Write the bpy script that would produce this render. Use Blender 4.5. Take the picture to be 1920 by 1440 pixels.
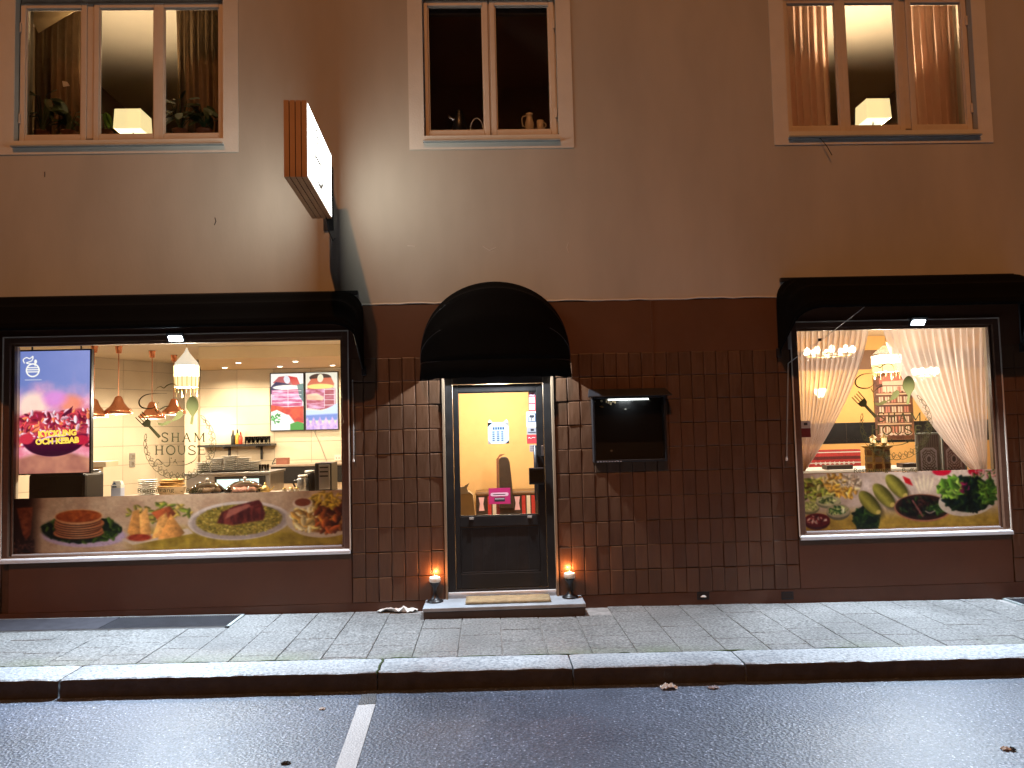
import bpy, bmesh, math, random
import numpy as np
from mathutils import Vector, Matrix

# ------------------------------------------------------------------ reset
for o in list(bpy.data.objects):
    bpy.data.objects.remove(o, do_unlink=True)
scene = bpy.context.scene
COL = scene.collection
R = math.radians
rnd = random.Random(7)

# ------------------------------------------------------------------ camera
YAW, PIT, ROL, DIST, CZ = 0.03262521, 0.05844832, -0.02447692, 7.6, 1.7
FPX, PW, PH = 1440.0, 1920.0, 1440.0
c_f = Vector((math.sin(YAW)*math.cos(PIT), math.cos(YAW)*math.cos(PIT), math.sin(PIT)))
c_r0 = Vector((math.cos(YAW), -math.sin(YAW), 0))
c_u0 = c_r0.cross(c_f)
c_r = c_r0*math.cos(ROL)+c_u0*math.sin(ROL)
c_u = c_u0*math.cos(ROL)-c_r0*math.sin(ROL)
C0 = Vector((0, -DIST, CZ))
cam_d = bpy.data.cameras.new('camera')
cam_d.sensor_width = 36; cam_d.lens = 36*FPX/PW; cam_d.clip_end = 500
cam = bpy.data.objects.new('camera', cam_d); COL.objects.link(cam)
cam.matrix_world = Matrix(((c_r.x, c_u.x, -c_f.x, C0.x), (c_r.y, c_u.y, -c_f.y, C0.y), (c_r.z, c_u.z, -c_f.z, C0.z), (0, 0, 0, 1)))
scene.camera = cam

# ------------------------------------------------------------------ sky, street light (as the one sun), exposure
SUN_AZ, SUN_EL = R(-11), R(45)          # from the street side, a touch from the left, high
w = bpy.data.worlds.new('World'); scene.world = w; w.use_nodes = True
nt = w.node_tree; bg = nt.nodes['Background']
sky = nt.nodes.new('ShaderNodeTexSky'); sky.sky_type = 'NISHITA'; sky.sun_disc = False
sky.sun_elevation = R(-4); sky.sun_rotation = math.pi
nt.links.new(sky.outputs[0], bg.inputs[0]); bg.inputs[1].default_value = 0.02
sun_d = bpy.data.lights.new('sun', 'SUN'); sun_d.energy = 1.15; sun_d.angle = R(0.8); sun_d.color = (1.0, 0.39, 0.125)
sun = bpy.data.objects.new('sun', sun_d); COL.objects.link(sun)
to_sun = Vector((math.sin(SUN_AZ)*math.cos(SUN_EL), -math.cos(SUN_AZ)*math.cos(SUN_EL), math.sin(SUN_EL)))
sun.rotation_euler = to_sun.to_track_quat('Z', 'Y').to_euler(); sun.location = (-1, -8, 9)
scene.view_settings.view_transform = 'Standard'; scene.view_settings.look = 'None'
scene.view_settings.gamma = 1.0; scene.view_settings.exposure = 0.0
scene.view_settings.use_curve_mapping = False
scene.render.engine = 'CYCLES'
scene.cycles.max_bounces = 5; scene.cycles.diffuse_bounces = 3; scene.cycles.glossy_bounces = 2; scene.cycles.transparent_max_bounces = 12
scene.cycles.sample_clamp_indirect = 3.0; scene.cycles.caustics_reflective = False; scene.cycles.caustics_refractive = False

# ------------------------------------------------------------------ survey helpers (photo survey -> metres at a known depth)
def ray(px, py):
    return c_f + c_r*((px-PW/2)/FPX) - c_u*((py-PH/2)/FPX)
def at(px, py, Y=0.0):
    d = ray(px, py); return C0 + d*((Y-C0.y)/d.y)
def at_z(px, py, z):
    d = ray(px, py); return C0 + d*((z-C0.z)/d.z)
def rect(x0, y0, x1, y1, Y):
    """survey rectangle -> x0,x1,z0,z1 on plane Y"""
    ym, xm = (y0+y1)/2, (x0+x1)/2
    return at(x0, ym, Y).x, at(x1, ym, Y).x, at(xm, y1, Y).z, at(xm, y0, Y).z
def gz(x): return -0.045-0.011*x

# ------------------------------------------------------------------ mesh helpers
class MB:
    def __init__(s): s.v = []; s.f = []; s.c = None
    def add(s, vs, fs):
        n = len(s.v); s.v += [tuple(p) for p in vs]; s.f += [tuple(n+i for i in f) for f in fs]; return s
    def box(s, x0, x1, y0, y1, z0, z1):
        return s.add([(x0,y0,z0),(x1,y0,z0),(x1,y1,z0),(x0,y1,z0),(x0,y0,z1),(x1,y0,z1),(x1,y1,z1),(x0,y1,z1)],
                     [(0,3,2,1),(4,5,6,7),(0,1,5,4),(1,2,6,5),(2,3,7,6),(3,0,4,7)])
    def cbox(s, c, d, M=None):
        a, b, e = d[0]/2, d[1]/2, d[2]/2
        vs = [Vector(p) for p in [(-a,-b,-e),(a,-b,-e),(a,b,-e),(-a,b,-e),(-a,-b,e),(a,-b,e),(a,b,e),(-a,b,e)]]
        if M is not None: vs = [M @ v for v in vs]
        c = Vector(c)
        return s.add([v+c for v in vs], [(0,3,2,1),(4,5,6,7),(0,1,5,4),(1,2,6,5),(2,3,7,6),(3,0,4,7)])
    def frame(s, x0, x1, z0, z1, w, y0, y1, wb=None):
        wb = w if wb is None else wb
        s.box(x0, x0+w, y0, y1, z0, z1); s.box(x1-w, x1, y0, y1, z0, z1)
        s.box(x0+w, x1-w, y0, y1, z1-w, z1); s.box(x0+w, x1-w, y0, y1, z0, z0+wb); return s
    def tube(s, pts, r, n=8, cap=True):
        pts = [Vector(p) for p in pts]; rs = r if isinstance(r, (list, tuple)) else [r]*len(pts)
        if len(rs) != len(pts): rs = list(np.interp(np.linspace(0, 1, len(pts)), np.linspace(0, 1, len(rs)), rs))
        rings = []; up = None
        for i, p in enumerate(pts):
            t = (pts[min(i+1, len(pts)-1)]-pts[max(i-1, 0)])
            t = t.normalized() if t.length > 1e-9 else Vector((0, 0, 1))
            if up is None:
                up = Vector((0, 0, 1)) if abs(t.z) < .9 else Vector((1, 0, 0))
            a = t.cross(up).normalized(); b = a.cross(t).normalized(); up = b
            rings.append([p+(a*math.cos(2*math.pi*k/n)+b*math.sin(2*math.pi*k/n))*rs[i] for k in range(n)])
        vs = [q for g in rings for q in g]; fs = []
        for i in range(len(pts)-1):
            for k in range(n):
                fs.append((i*n+k, i*n+(k+1) % n, (i+1)*n+(k+1) % n, (i+1)*n+k))
        if cap: fs.append(tuple(range(n-1, -1, -1))); fs.append(tuple((len(pts)-1)*n+k for k in range(n)))
        return s.add(vs, fs)
    def lathe(s, prof, c=(0, 0, 0), n=24, sx=1, sy=1, jit=None, ph=0.):
        vs = []; fs = []
        for (r, z) in prof:
            for k in range(n):
                a = 2*math.pi*k/n+ph; rr = r*(1+(jit(k, z) if jit else 0))
                vs.append((c[0]+rr*math.cos(a)*sx, c[1]+rr*math.sin(a)*sy, c[2]+z))
        for i in range(len(prof)-1):
            for k in range(n):
                fs.append((i*n+k, i*n+(k+1) % n, (i+1)*n+(k+1) % n, (i+1)*n+k))
        fs.append(tuple(range(n-1, -1, -1))); fs.append(tuple((len(prof)-1)*n+k for k in range(n)))
        return s.add(vs, fs)
    def prism(s, pts, y0, y1):
        """polygon in XZ extruded along Y (y0 = front)"""
        n = len(pts)
        vs = [(p[0], y0, p[1]) for p in pts]+[(p[0], y1, p[1]) for p in pts]
        fs = [tuple(range(n)), tuple(range(2*n-1, n-1, -1))]+[(i, i+n, (i+1) % n+n, (i+1) % n) for i in range(n)]
        return s.add(vs, fs)
    def grid(s, fn, nu, nv):
        vs = [fn(i/nu, j/nv) for j in range(nv+1) for i in range(nu+1)]
        fs = [(j*(nu+1)+i, j*(nu+1)+i+1, (j+1)*(nu+1)+i+1, (j+1)*(nu+1)+i) for j in range(nv) for i in range(nu)]
        return s.add(vs, fs)
    def mesh(s, name, off=(0, 0, 0), smooth=False):
        me = bpy.data.meshes.new(name); o = Vector(off)
        me.from_pydata([tuple(Vector(p)-o) for p in s.v], [], s.f)
        bm = bmesh.new(); bm.from_mesh(me); bmesh.ops.recalc_face_normals(bm, faces=bm.faces); bm.to_mesh(me); bm.free()
        if smooth: me.polygons.foreach_set('use_smooth', [True]*len(me.polygons))
        me.update(); return me
    def build(s, name, mat, parent=None, smooth=False, bevel=0, solid=0, sub=0):
        xs = [p[0] for p in s.v]; ys = [p[1] for p in s.v]; zs = [p[2] for p in s.v]
        b = Vector(((min(xs)+max(xs))/2, (min(ys)+max(ys))/2, min(zs)))
        me = s.mesh(name, b, smooth); me.materials.append(MT[mat] if isinstance(mat, str) else mat)
        o = bpy.data.objects.new(name, me); COL.objects.link(o); o.location = b
        adopt(o, parent)
        if solid:
            m = o.modifiers.new('solid', 'SOLIDIFY'); m.thickness = solid; m.offset = 0
        if bevel:
            m = o.modifiers.new('bevel', 'BEVEL'); m.width = bevel; m.segments = 2; m.limit_method = 'ANGLE'
        if sub:
            m = o.modifiers.new('sub', 'SUBSURF'); m.levels = sub; m.render_levels = sub
        return o
WLOC = {}
def adopt(o, parent):
    l = Vector(o.location)
    if parent is not None:
        pl = WLOC[parent.name]; o.parent = parent; o.location = l-pl
    WLOC[o.name] = l
    return o
def thing(name, loc, label, cat, group=None):
    e = bpy.data.objects.new(name, None); COL.objects.link(e); e.location = loc; e.empty_display_size = .1
    WLOC[e.name] = Vector(loc); return tag(e, label, cat, group)
def tag(o, label, cat=None, group=None):
    o['label'] = label
    if cat: o['category'] = cat
    if group: o['group'] = group
    return o
def struct(o, label=None):
    o['kind'] = 'structure'
    if label: o['label'] = label
    return o
def piece(mesh, name, loc, parent, rot=None, scale=None):
    o = bpy.data.objects.new(name, mesh); COL.objects.link(o); o.location = loc
    if rot: o.rotation_euler = rot
    if scale: o.scale = scale
    return adopt(o, parent)
def lamp(kind, loc, energy, color, parent=None, size=.05, target=None, spot=None, blend=.3):
    d = bpy.data.lights.new('lamp_light', kind); d.energy = energy; d.color = color
    if kind in ('POINT', 'SPOT'): d.shadow_soft_size = size
    if kind == 'AREA': d.size = size
    if spot: d.spot_size = spot; d.spot_blend = blend
    o = bpy.data.objects.new('lamp_light', d); COL.objects.link(o); o.location = loc
    if target is not None:
        o.rotation_euler = (Vector(loc)-Vector(target)).to_track_quat('Z', 'Y').to_euler()
    return adopt(o, parent)
def smooth_pts(p, k=6):
    out = []
    P = [np.array(q, float) for q in p]; P = [2*P[0]-P[1]]+P+[2*P[-1]-P[-2]]
    for i in range(1, len(P)-2):
        for t in np.linspace(0, 1, k, endpoint=False):
            a, b, c, d = P[i-1], P[i], P[i+1], P[i+2]
            out.append(.5*((2*b)+(-a+c)*t+(2*a-5*b+4*c-d)*t*t+(-a+3*b-3*c+d)*t**3))
    out.append(P[-2]); return [tuple(q) for q in out]

# ------------------------------------------------------------------ materials
MT = {}
def lin(c): return tuple((x/12.92 if x <= .04045 else ((x+.055)/1.055)**2.4) for x in c)
def M(name, col, rough=.6, metal=0., var=0., vs=6., bump=0., bs=60., spec=.5, emit=None, es=0., coat=0., orand=0., rvar=0., col2=None, sub=0., trl=0., alpha=1., stretch=None):
    m = bpy.data.materials.new(name); m.use_nodes = True; MT[name] = m
    n = m.node_tree.nodes; l = m.node_tree.links; b = n['Principled BSDF']
    b.inputs['Base Color'].default_value = (*col, 1); b.inputs['Roughness'].default_value = rough
    b.inputs['Metallic'].default_value = metal; b.inputs['Specular IOR Level'].default_value = spec
    b.inputs['Coat Weight'].default_value = coat; b.inputs['Coat Roughness'].default_value = .12
    if emit: b.inputs['Emission Color'].default_value = (*emit, 1); b.inputs['Emission Strength'].default_value = es
    if alpha < 1: b.inputs['Alpha'].default_value = alpha
    if var or bump or rvar or col2:
        tc = n.new('ShaderNodeTexCoord'); src = tc.outputs['Object']
        if orand:
            oi = n.new('ShaderNodeObjectInfo'); ad = n.new('ShaderNodeVectorMath'); ad.operation = 'ADD'
            mu = n.new('ShaderNodeMath'); mu.operation = 'MULTIPLY'; mu.inputs[1].default_value = 37.
            l.new(oi.outputs['Random'], mu.inputs[0]); l.new(src, ad.inputs[0]); l.new(mu.outputs[0], ad.inputs[1]); src = ad.outputs[0]
        if stretch:
            mp = n.new('ShaderNodeMapping'); mp.inputs['Scale'].default_value = stretch; l.new(src, mp.inputs[0]); src = mp.outputs[0]
        nz = n.new('ShaderNodeTexNoise'); nz.inputs['Scale'].default_value = vs; nz.inputs['Detail'].default_value = 3; nz.inputs['Roughness'].default_value = .62
        l.new(src, nz.inputs['Vector'])
        if var or col2:
            rp = n.new('ShaderNodeValToRGB'); e = rp.color_ramp.elements; e[0].position = .3; e[1].position = .7
            c2 = col2 if col2 else tuple(min(1, x*(1+var)) for x in col)
            c1 = col if col2 else tuple(x*(1-var) for x in col)
            e[0].color = (*c1, 1); e[1].color = (*c2, 1)
            l.new(nz.outputs['Fac'], rp.inputs[0]); out = rp.outputs[0]
            if orand:
                hs = n.new('ShaderNodeHueSaturation'); mr = n.new('ShaderNodeMapRange')
                mr.inputs['To Min'].default_value = 1-orand; mr.inputs['To Max'].default_value = 1+orand
                l.new(oi.outputs['Random'], mr.inputs[0]); l.new(mr.outputs[0], hs.inputs['Value']); l.new(out, hs.inputs['Color']); out = hs.outputs[0]
            l.new(out, b.inputs['Base Color'])
        if rvar:
            mr = n.new('ShaderNodeMapRange'); mr.inputs['From Min'].default_value = .3; mr.inputs['From Max'].default_value = .7
            mr.inputs['To Min'].default_value = max(.02, rough-rvar); mr.inputs['To Max'].default_value = min(1, rough+rvar)
            l.new(nz.outputs['Fac'], mr.inputs[0]); l.new(mr.outputs[0], b.inputs['Roughness'])
        if bump:
            n2 = n.new('ShaderNodeTexNoise'); n2.inputs['Scale'].default_value = bs; n2.inputs['Detail'].default_value = 1
            l.new(src, n2.inputs['Vector'])
            bp = n.new('ShaderNodeBump'); bp.inputs['Strength'].default_value = bump; bp.inputs['Distance'].default_value = .01
            l.new(n2.outputs['Fac'], bp.inputs['Height']); l.new(bp.outputs[0], b.inputs['Normal'])
    if trl:
        t = n.new('ShaderNodeBsdfTranslucent'); t.inputs[0].default_value = (*col, 1); mx = n.new('ShaderNodeMixShader'); mx.inputs[0].default_value = trl
        o = n['Material Output']; l.new(b.outputs[0], mx.inputs[1]); l.new(t.outputs[0], mx.inputs[2]); l.new(mx.outputs[0], o.inputs[0])
    return m
def MG(name, tint=(1, 1, 1), gl=1.0):
    m = bpy.data.materials.new(name); m.use_nodes = True; MT[name] = m
    n = m.node_tree.nodes; l = m.node_tree.links; n.remove(n['Principled BSDF'])
    t = n.new('ShaderNodeBsdfTransparent'); t.inputs[0].default_value = (*tint, 1)
    g = n.new('ShaderNodeBsdfGlossy'); g.inputs['Roughness'].default_value = .02; g.inputs[0].default_value = (gl, gl, gl, 1)
    f = n.new('ShaderNodeFresnel'); f.inputs[0].default_value = 1.35
    mx = n.new('ShaderNodeMixShader'); l.new(f.outputs[0], mx.inputs[0]); l.new(t.outputs[0], mx.inputs[1]); l.new(g.outputs[0], mx.inputs[2])
    l.new(mx.outputs[0], n['Material Output'].inputs[0]); return m
def MS(name, col, op, trl=.5, vs=0):
    """sheer cloth: part see-through, part diffuse/translucent weave"""
    m = bpy.data.materials.new(name); m.use_nodes = True; MT[name] = m
    n = m.node_tree.nodes; l = m.node_tree.links; n.remove(n['Principled BSDF'])
    t = n.new('ShaderNodeBsdfTransparent'); d = n.new('ShaderNodeBsdfDiffuse'); r = n.new('ShaderNodeBsdfTranslucent')
    d.inputs[0].default_value = (*col, 1); r.inputs[0].default_value = (*col, 1)
    a = n.new('ShaderNodeMixShader'); a.inputs[0].default_value = trl; l.new(d.outputs[0], a.inputs[1]); l.new(r.outputs[0], a.inputs[2])
    b = n.new('ShaderNodeMixShader'); b.inputs[0].default_value = op; l.new(t.outputs[0], b.inputs[1]); l.new(a.outputs[0], b.inputs[2])
    l.new(b.outputs[0], n['Material Output'].inputs[0]); return m
def MP(name, emit=0., rough=.35, trl=0., gain=1.):
    """print or screen: colour attribute"""
    m = bpy.data.materials.new(name); m.use_nodes = True; MT[name] = m
    n = m.node_tree.nodes; l = m.node_tree.links; b = n['Principled BSDF']; b.inputs['Roughness'].default_value = rough
    a = n.new('ShaderNodeAttribute'); a.attribute_name = 'ink'
    if emit:
        b.inputs['Base Color'].default_value = (.02, .02, .02, 1); l.new(a.outputs['Color'], b.inputs['Emission Color']); b.inputs['Emission Strength'].default_value = emit
    else:
        l.new(a.outputs['Color'], b.inputs['Base Color'])
        if trl:
            t = n.new('ShaderNodeBsdfTranslucent'); l.new(a.outputs['Color'], t.inputs[0]); mx = n.new('ShaderNodeMixShader'); mx.inputs[0].default_value = trl
            l.new(b.outputs[0], mx.inputs[1]); l.new(t.outputs[0], mx.inputs[2]); l.new(mx.outputs[0], n['Material Output'].inputs[0])
    return m

# plaster with weathering, asphalt, paving get their own node set-ups through M()
M('plaster', (.45, .405, .335), .9, var=.085, vs=1.7, bump=.07, bs=38, stretch=(1, 1, .35))
M('trim_plaster', (.66, .61, .53), .85, var=.05, vs=3, bump=.15, bs=60)
M('facade_tile', (.092, .043, .020), .45, var=.16, vs=5, bump=.10, bs=35, orand=.16, rvar=.10, stretch=(9, 1, 1))
M('tile_backing', (.060, .028, .015), .8, var=.3, vs=9)
M('fascia', (.100, .040, .017), .5, var=.10, vs=2.5, bump=.06, bs=20)
M('skirting', (.085, .036, .018), .55, var=.15, vs=4, bump=.1, bs=30)
M('timber', (.095, .045, .026), .45, var=.14, vs=4, stretch=(1, 1, 8))
M('reveal', (.72, .62, .48), .7, var=.06, vs=5)
M('alu', (.72, .73, .75), .35, metal=.25, var=.06, vs=6)
M('zinc', (.36, .40, .40), .5, metal=.3, var=.12, vs=5)
M('window_paint', (.62, .52, .42), .5, var=.06, vs=5, bump=.06, bs=40)
M('black_cloth', (.0016, .0016, .0018), .85, var=.3, vs=3, bump=.2, bs=120, spec=.09)
M('black_metal', (.018, .018, .02), .38, metal=.2, var=.25, vs=8)
M('door_paint', (.014, .0125, .012), .42, spec=.3, var=.2, vs=6, bump=.05, bs=25, rvar=.08)
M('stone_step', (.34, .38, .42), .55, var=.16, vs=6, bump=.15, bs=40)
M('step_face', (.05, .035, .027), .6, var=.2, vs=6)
M('coir', (.42, .31, .17), .95, var=.22, vs=14, bump=.8, bs=240)
M('white_paint', (.78, .77, .74), .5, var=.04, vs=6)
M('chrome', (.8, .8, .82), .15, metal=1.)
M('steel', (.55, .55, .56), .3, metal=1., var=.06, vs=8)
M('copper', (.62, .26, .14), .22, metal=.9, var=.08, vs=5)
M('brass', (.62, .45, .18), .3, metal=.9, var=.15, vs=10)
M('cream_tile', (.70, .60, .46), .28, var=.04, vs=3, orand=.035)
M('grout', (.26, .19, .13), .8)
M('ceiling', (.82, .72, .58), .8, var=.03, vs=3)
M('soffit', (.66, .49, .28), .7, var=.04, vs=3)
M('orange_wall', (.80, .54, .25), .75, var=.05, vs=3)
M('dining_orange', (.80, .43, .13), .75, var=.06, vs=3)
M('cream_wall', (.72, .58, .40), .8, var=.05, vs=3)
M('dark_band', (.020, .018, .017), .25, var=.2, vs=6)
M('brown_wall', (.20, .10, .05), .6, var=.12, vs=5)
M('floor_wood', (.22, .14, .08), .4, var=.2, vs=4, stretch=(1, 8, 1))
M('counter_top', (.40, .32, .25), .3, var=.12, vs=8)
M('counter_front', (.62, .46, .30), .6, var=.06, vs=5)
M('black_plastic', (.012, .012, .013), .35)
M('grey_plastic', (.30, .28, .25), .4)
M('white_gloss', (.80, .77, .72), .25)
M('red_plastic', (.50, .06, .03), .35)
M('amber', (.65, .35, .06), .3)
M('brown_box', (.32, .12, .08), .6)
M('bread', (.62, .34, .10), .7, var=.3, vs=30, bump=.4, bs=60)
M('paper', (.44, .52, .62), .7, var=.03, vs=5)
M('paper_bag', (.72, .56, .34), .8, var=.05, vs=4)
M('magenta', (.55, .03, .16), .45)
M('pink_ink', (.85, .55, .66), .5)
M('red_print', (.62, .06, .07), .45)
M('ink', (.03, .03, .04), .6)
M('grey_print', (.42, .40, .42), .5)
M('blue_print', (.03, .07, .16), .5)
M('leather', (.035, .024, .02), .38, var=.2, vs=10, bump=.15, bs=60)
M('seat_top', (.17, .10, .055), .4, var=.12, vs=8)
M('red_cloth', (.45, .035, .03), .8, var=.2, vs=20, bump=.3, bs=150)
M('dark_red_cloth', (.12, .012, .012), .8, var=.2, vs=20)
M('white_cloth', (.75, .70, .64), .85, var=.06, vs=12)
M('curtain_brown', (.24, .155, .085), .9, var=.15, vs=10, trl=.3)
M('curtain_rose', (.78, .52, .40), .9, var=.06, vs=10, trl=.6)
MS('sheer', (.93, .80, .74), .62, .55)
MS('sheer_top', (.95, .78, .55), .58, .55)
M('room_wall', (.34, .24, .15), .85, var=.05, vs=2)
M('room_rose', (.42, .28, .20), .85, var=.05, vs=2)
M('room_dark', (.50, .38, .30), .9)
M('leaf', (.035, .07, .022), .45, var=.35, vs=9)
M('leaf_light', (.16, .26, .04), .45, var=.25, vs=9, trl=.4)
M('terracotta', (.22, .09, .05), .8, var=.2, vs=6)
M('ceramic', (.70, .62, .52), .3)
M('wicker', (.55, .40, .24), .7)
M('wax', (.80, .68, .55), .5, sub=.2)
M('litter', (.72, .70, .66), .8, var=.15, vs=20, bump=.3, bs=50)
M('litter_grey', (.42, .42, .46), .8, var=.2, vs=20)
M('kerb_face_shade', (.035, .030, .026), .8, var=.3, vs=8, bump=.4, bs=40)
M('cement', (.30, .29, .28), .9, var=.3, vs=9, bump=.8, bs=30)
M('moss', (.045, .07, .02), .95, var=.4, vs=20, bump=.6, bs=80)
M('wire', (.02, .018, .016), .6)
M('rod', (.55, .52, .48), .3, metal=.6)
M('carved', (.34, .31, .31), .4, var=.15, vs=14)
M('marquetry', (.34, .26, .11), .45, var=.35, vs=40, col2=(.62, .50, .26))
M('decal', (.055, .040, .012), .9, spec=.05)
M('decal_olive', (.19, .155, .045), .9, spec=.05)
M('milk_blue', (.45, .50, .66), .5)
M('led', (1, 1, 1), .5, emit=(.80, .92, 1.0), es=40.)
M('led_strip', (1, 1, 1), .5, emit=(.86, .94, 1.0), es=6.)
M('downlight', (1, 1, 1), .5, emit=(1.0, .88, .68), es=9.)
M('lantern_glow', (1, .9, .7), .5, emit=(1.0, .86, .58), es=7.)
M('lantern_roof', (.8, .75, .65), .5, emit=(1.0, .90, .70), es=.75)
M('jamb', (.24, .165, .10), .7, var=.06, vs=5)
M('grate_metal', (.05, .05, .06), .55, metal=.3, var=.2, vs=10)
M('lantern_soft', (1, .85, .55), .5, emit=(1.0, .74, .34), es=1.6)
M('bulb_glow', (1, .9, .7), .5, emit=(1.0, .85, .62), es=14.)
M('shade_glow', (.9, .8, .5), .8, emit=(1.0, .80, .38), es=.95)
M('shade_under', (.9, .85, .6), .8, emit=(1.0, .90, .55), es=1.9)
M('flame', (1, .7, .3), .5, emit=(1.0, .66, .36), es=4.)
M('fridge_glow', (.5, .8, .9), .4, emit=(.45, .72, .80), es=.55)
M('pale_glow', (1, 1, 1), .4, emit=(1.0, .92, .78), es=1.1)
MG('glass'); MG('glass_dark', (.9, .88, .84), 1.0); MG('clear', (.92, .92, .9))
MP('print', trl=.25); MP('flat_print', rough=.6); MP('screen', emit=1.15); MP('sign_face', emit=9.5)

def ground_mat(name, base, dark, speck, sp_amt, rough, rvar, bump, scale, patch=.25, moss=0.):
    m = bpy.data.materials.new(name); m.use_nodes = True; MT[name] = m
    n = m.node_tree.nodes; l = m.node_tree.links; b = n['Principled BSDF']
    g = n.new('ShaderNodeNewGeometry'); src = g.outputs['Position']
    fine = n.new('ShaderNodeTexNoise'); fine.inputs['Scale'].default_value = scale; fine.inputs['Detail'].default_value = 3; fine.inputs['Roughness'].default_value = .7
    vor = n.new('ShaderNodeTexVoronoi'); vor.inputs['Scale'].default_value = scale*.75
    big = n.new('ShaderNodeTexNoise'); big.inputs['Scale'].default_value = 1.1; big.inputs['Detail'].default_value = 5
    for t in (fine, vor, big): l.new(src, t.inputs['Vector'])
    rp = n.new('ShaderNodeValToRGB'); e = rp.color_ramp.elements
    e[0].position = .36; e[0].color = (*dark, 1); e[1].position = .60; e[1].color = (*base, 1)
    x = e.new(.60+.12*(1-sp_amt)); x.color = (*base, 1); y = e.new(min(.98, .70+.12*(1-sp_amt))); y.color = (*speck, 1)
    l.new(fine.outputs['Fac'], rp.inputs[0])
    mr = n.new('ShaderNodeMapRange'); mr.inputs['From Min'].default_value = .3; mr.inputs['From Max'].default_value = .7
    mr.inputs['To Min'].default_value = 1-patch; mr.inputs['To Max'].default_value = 1+patch; l.new(big.outputs['Fac'], mr.inputs[0])
    hs = n.new('ShaderNodeHueSaturation'); l.new(mr.outputs[0], hs.inputs['Value']); l.new(rp.outputs[0], hs.inputs['Color'])
    out = hs.outputs[0]
    if moss:
        sx = n.new('ShaderNodeSeparateXYZ'); l.new(src, sx.inputs[0])
        r1 = n.new('ShaderNodeMapRange'); r1.inputs['From Min'].default_value = -1.28; r1.inputs['From Max'].default_value = -1.58; l.new(sx.outputs['Y'], r1.inputs[0])
        n3 = n.new('ShaderNodeTexNoise'); n3.inputs['Scale'].default_value = 1.7; n3.inputs['Detail'].default_value = 6; l.new(src, n3.inputs['Vector'])
        r2 = n.new('ShaderNodeMapRange'); r2.inputs['From Min'].default_value = .45; r2.inputs['From Max'].default_value = .7; l.new(n3.outputs['Fac'], r2.inputs[0])
        mu = n.new('ShaderNodeMath'); mu.operation = 'MULTIPLY'; l.new(r1.outputs[0], mu.inputs[0]); l.new(r2.outputs[0], mu.inputs[1])
        mu2 = n.new('ShaderNodeMath'); mu2.operation = 'MULTIPLY'; mu2.inputs[1].default_value = moss; l.new(mu.outputs[0], mu2.inputs[0])
        mx = n.new('ShaderNodeMixRGB'); mx.inputs[2].default_value = (.10, .15, .04, 1); l.new(mu2.outputs[0], mx.inputs[0]); l.new(out, mx.inputs[1]); out = mx.outputs[0]
    l.new(out, b.inputs['Base Color'])
    rr = n.new('ShaderNodeMapRange'); rr.inputs['From Min'].default_value = .35; rr.inputs['From Max'].default_value = .65
    rr.inputs['To Min'].default_value = max(.05, rough-rvar); rr.inputs['To Max'].default_value = min(1, rough+rvar); l.new(big.outputs['Fac'], rr.inputs[0])
    l.new(rr.outputs[0], b.inputs['Roughness'])
    ad = n.new('ShaderNodeMath'); ad.operation = 'ADD'; l.new(fine.outputs['Fac'], ad.inputs[0]); l.new(vor.outputs['Distance'], ad.inputs[1])
    bp = n.new('ShaderNodeBump'); bp.inputs['Strength'].default_value = bump; bp.inputs['Distance'].default_value = .006
    l.new(ad.outputs[0], bp.inputs['Height']); l.new(bp.outputs[0], b.inputs['Normal'])
    return m
ground_mat('asphalt', (.105, .13, .19), (.034, .043, .066), (.70, .74, .92), .9, .5, .08, 1.0, 62, .22)
MT['asphalt'].node_tree.nodes['Principled BSDF'].inputs['Coat Weight'].default_value = .45
MT['asphalt'].node_tree.nodes['Principled BSDF'].inputs['Coat Roughness'].default_value = .5
ground_mat('paving', (.235, .235, .228), (.08, .08, .079), (.48, .478, .47), .6, .6, .1, 1.0, 48, .2, moss=.45)
ground_mat('granite', (.42, .45, .48), (.17, .195, .22), (.64, .66, .68), .5, .55, .1, .6, 42, .2)
ground_mat('road_paint', (.62, .62, .62), (.44, .44, .45), (.75, .75, .75), .5, .6, .1, .4, 110, .08)
ground_mat('worn_paint', (.10, .10, .105), (.04, .04, .045), (.33, .33, .34), .7, .55, .1, .7, 120, .2)
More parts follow.
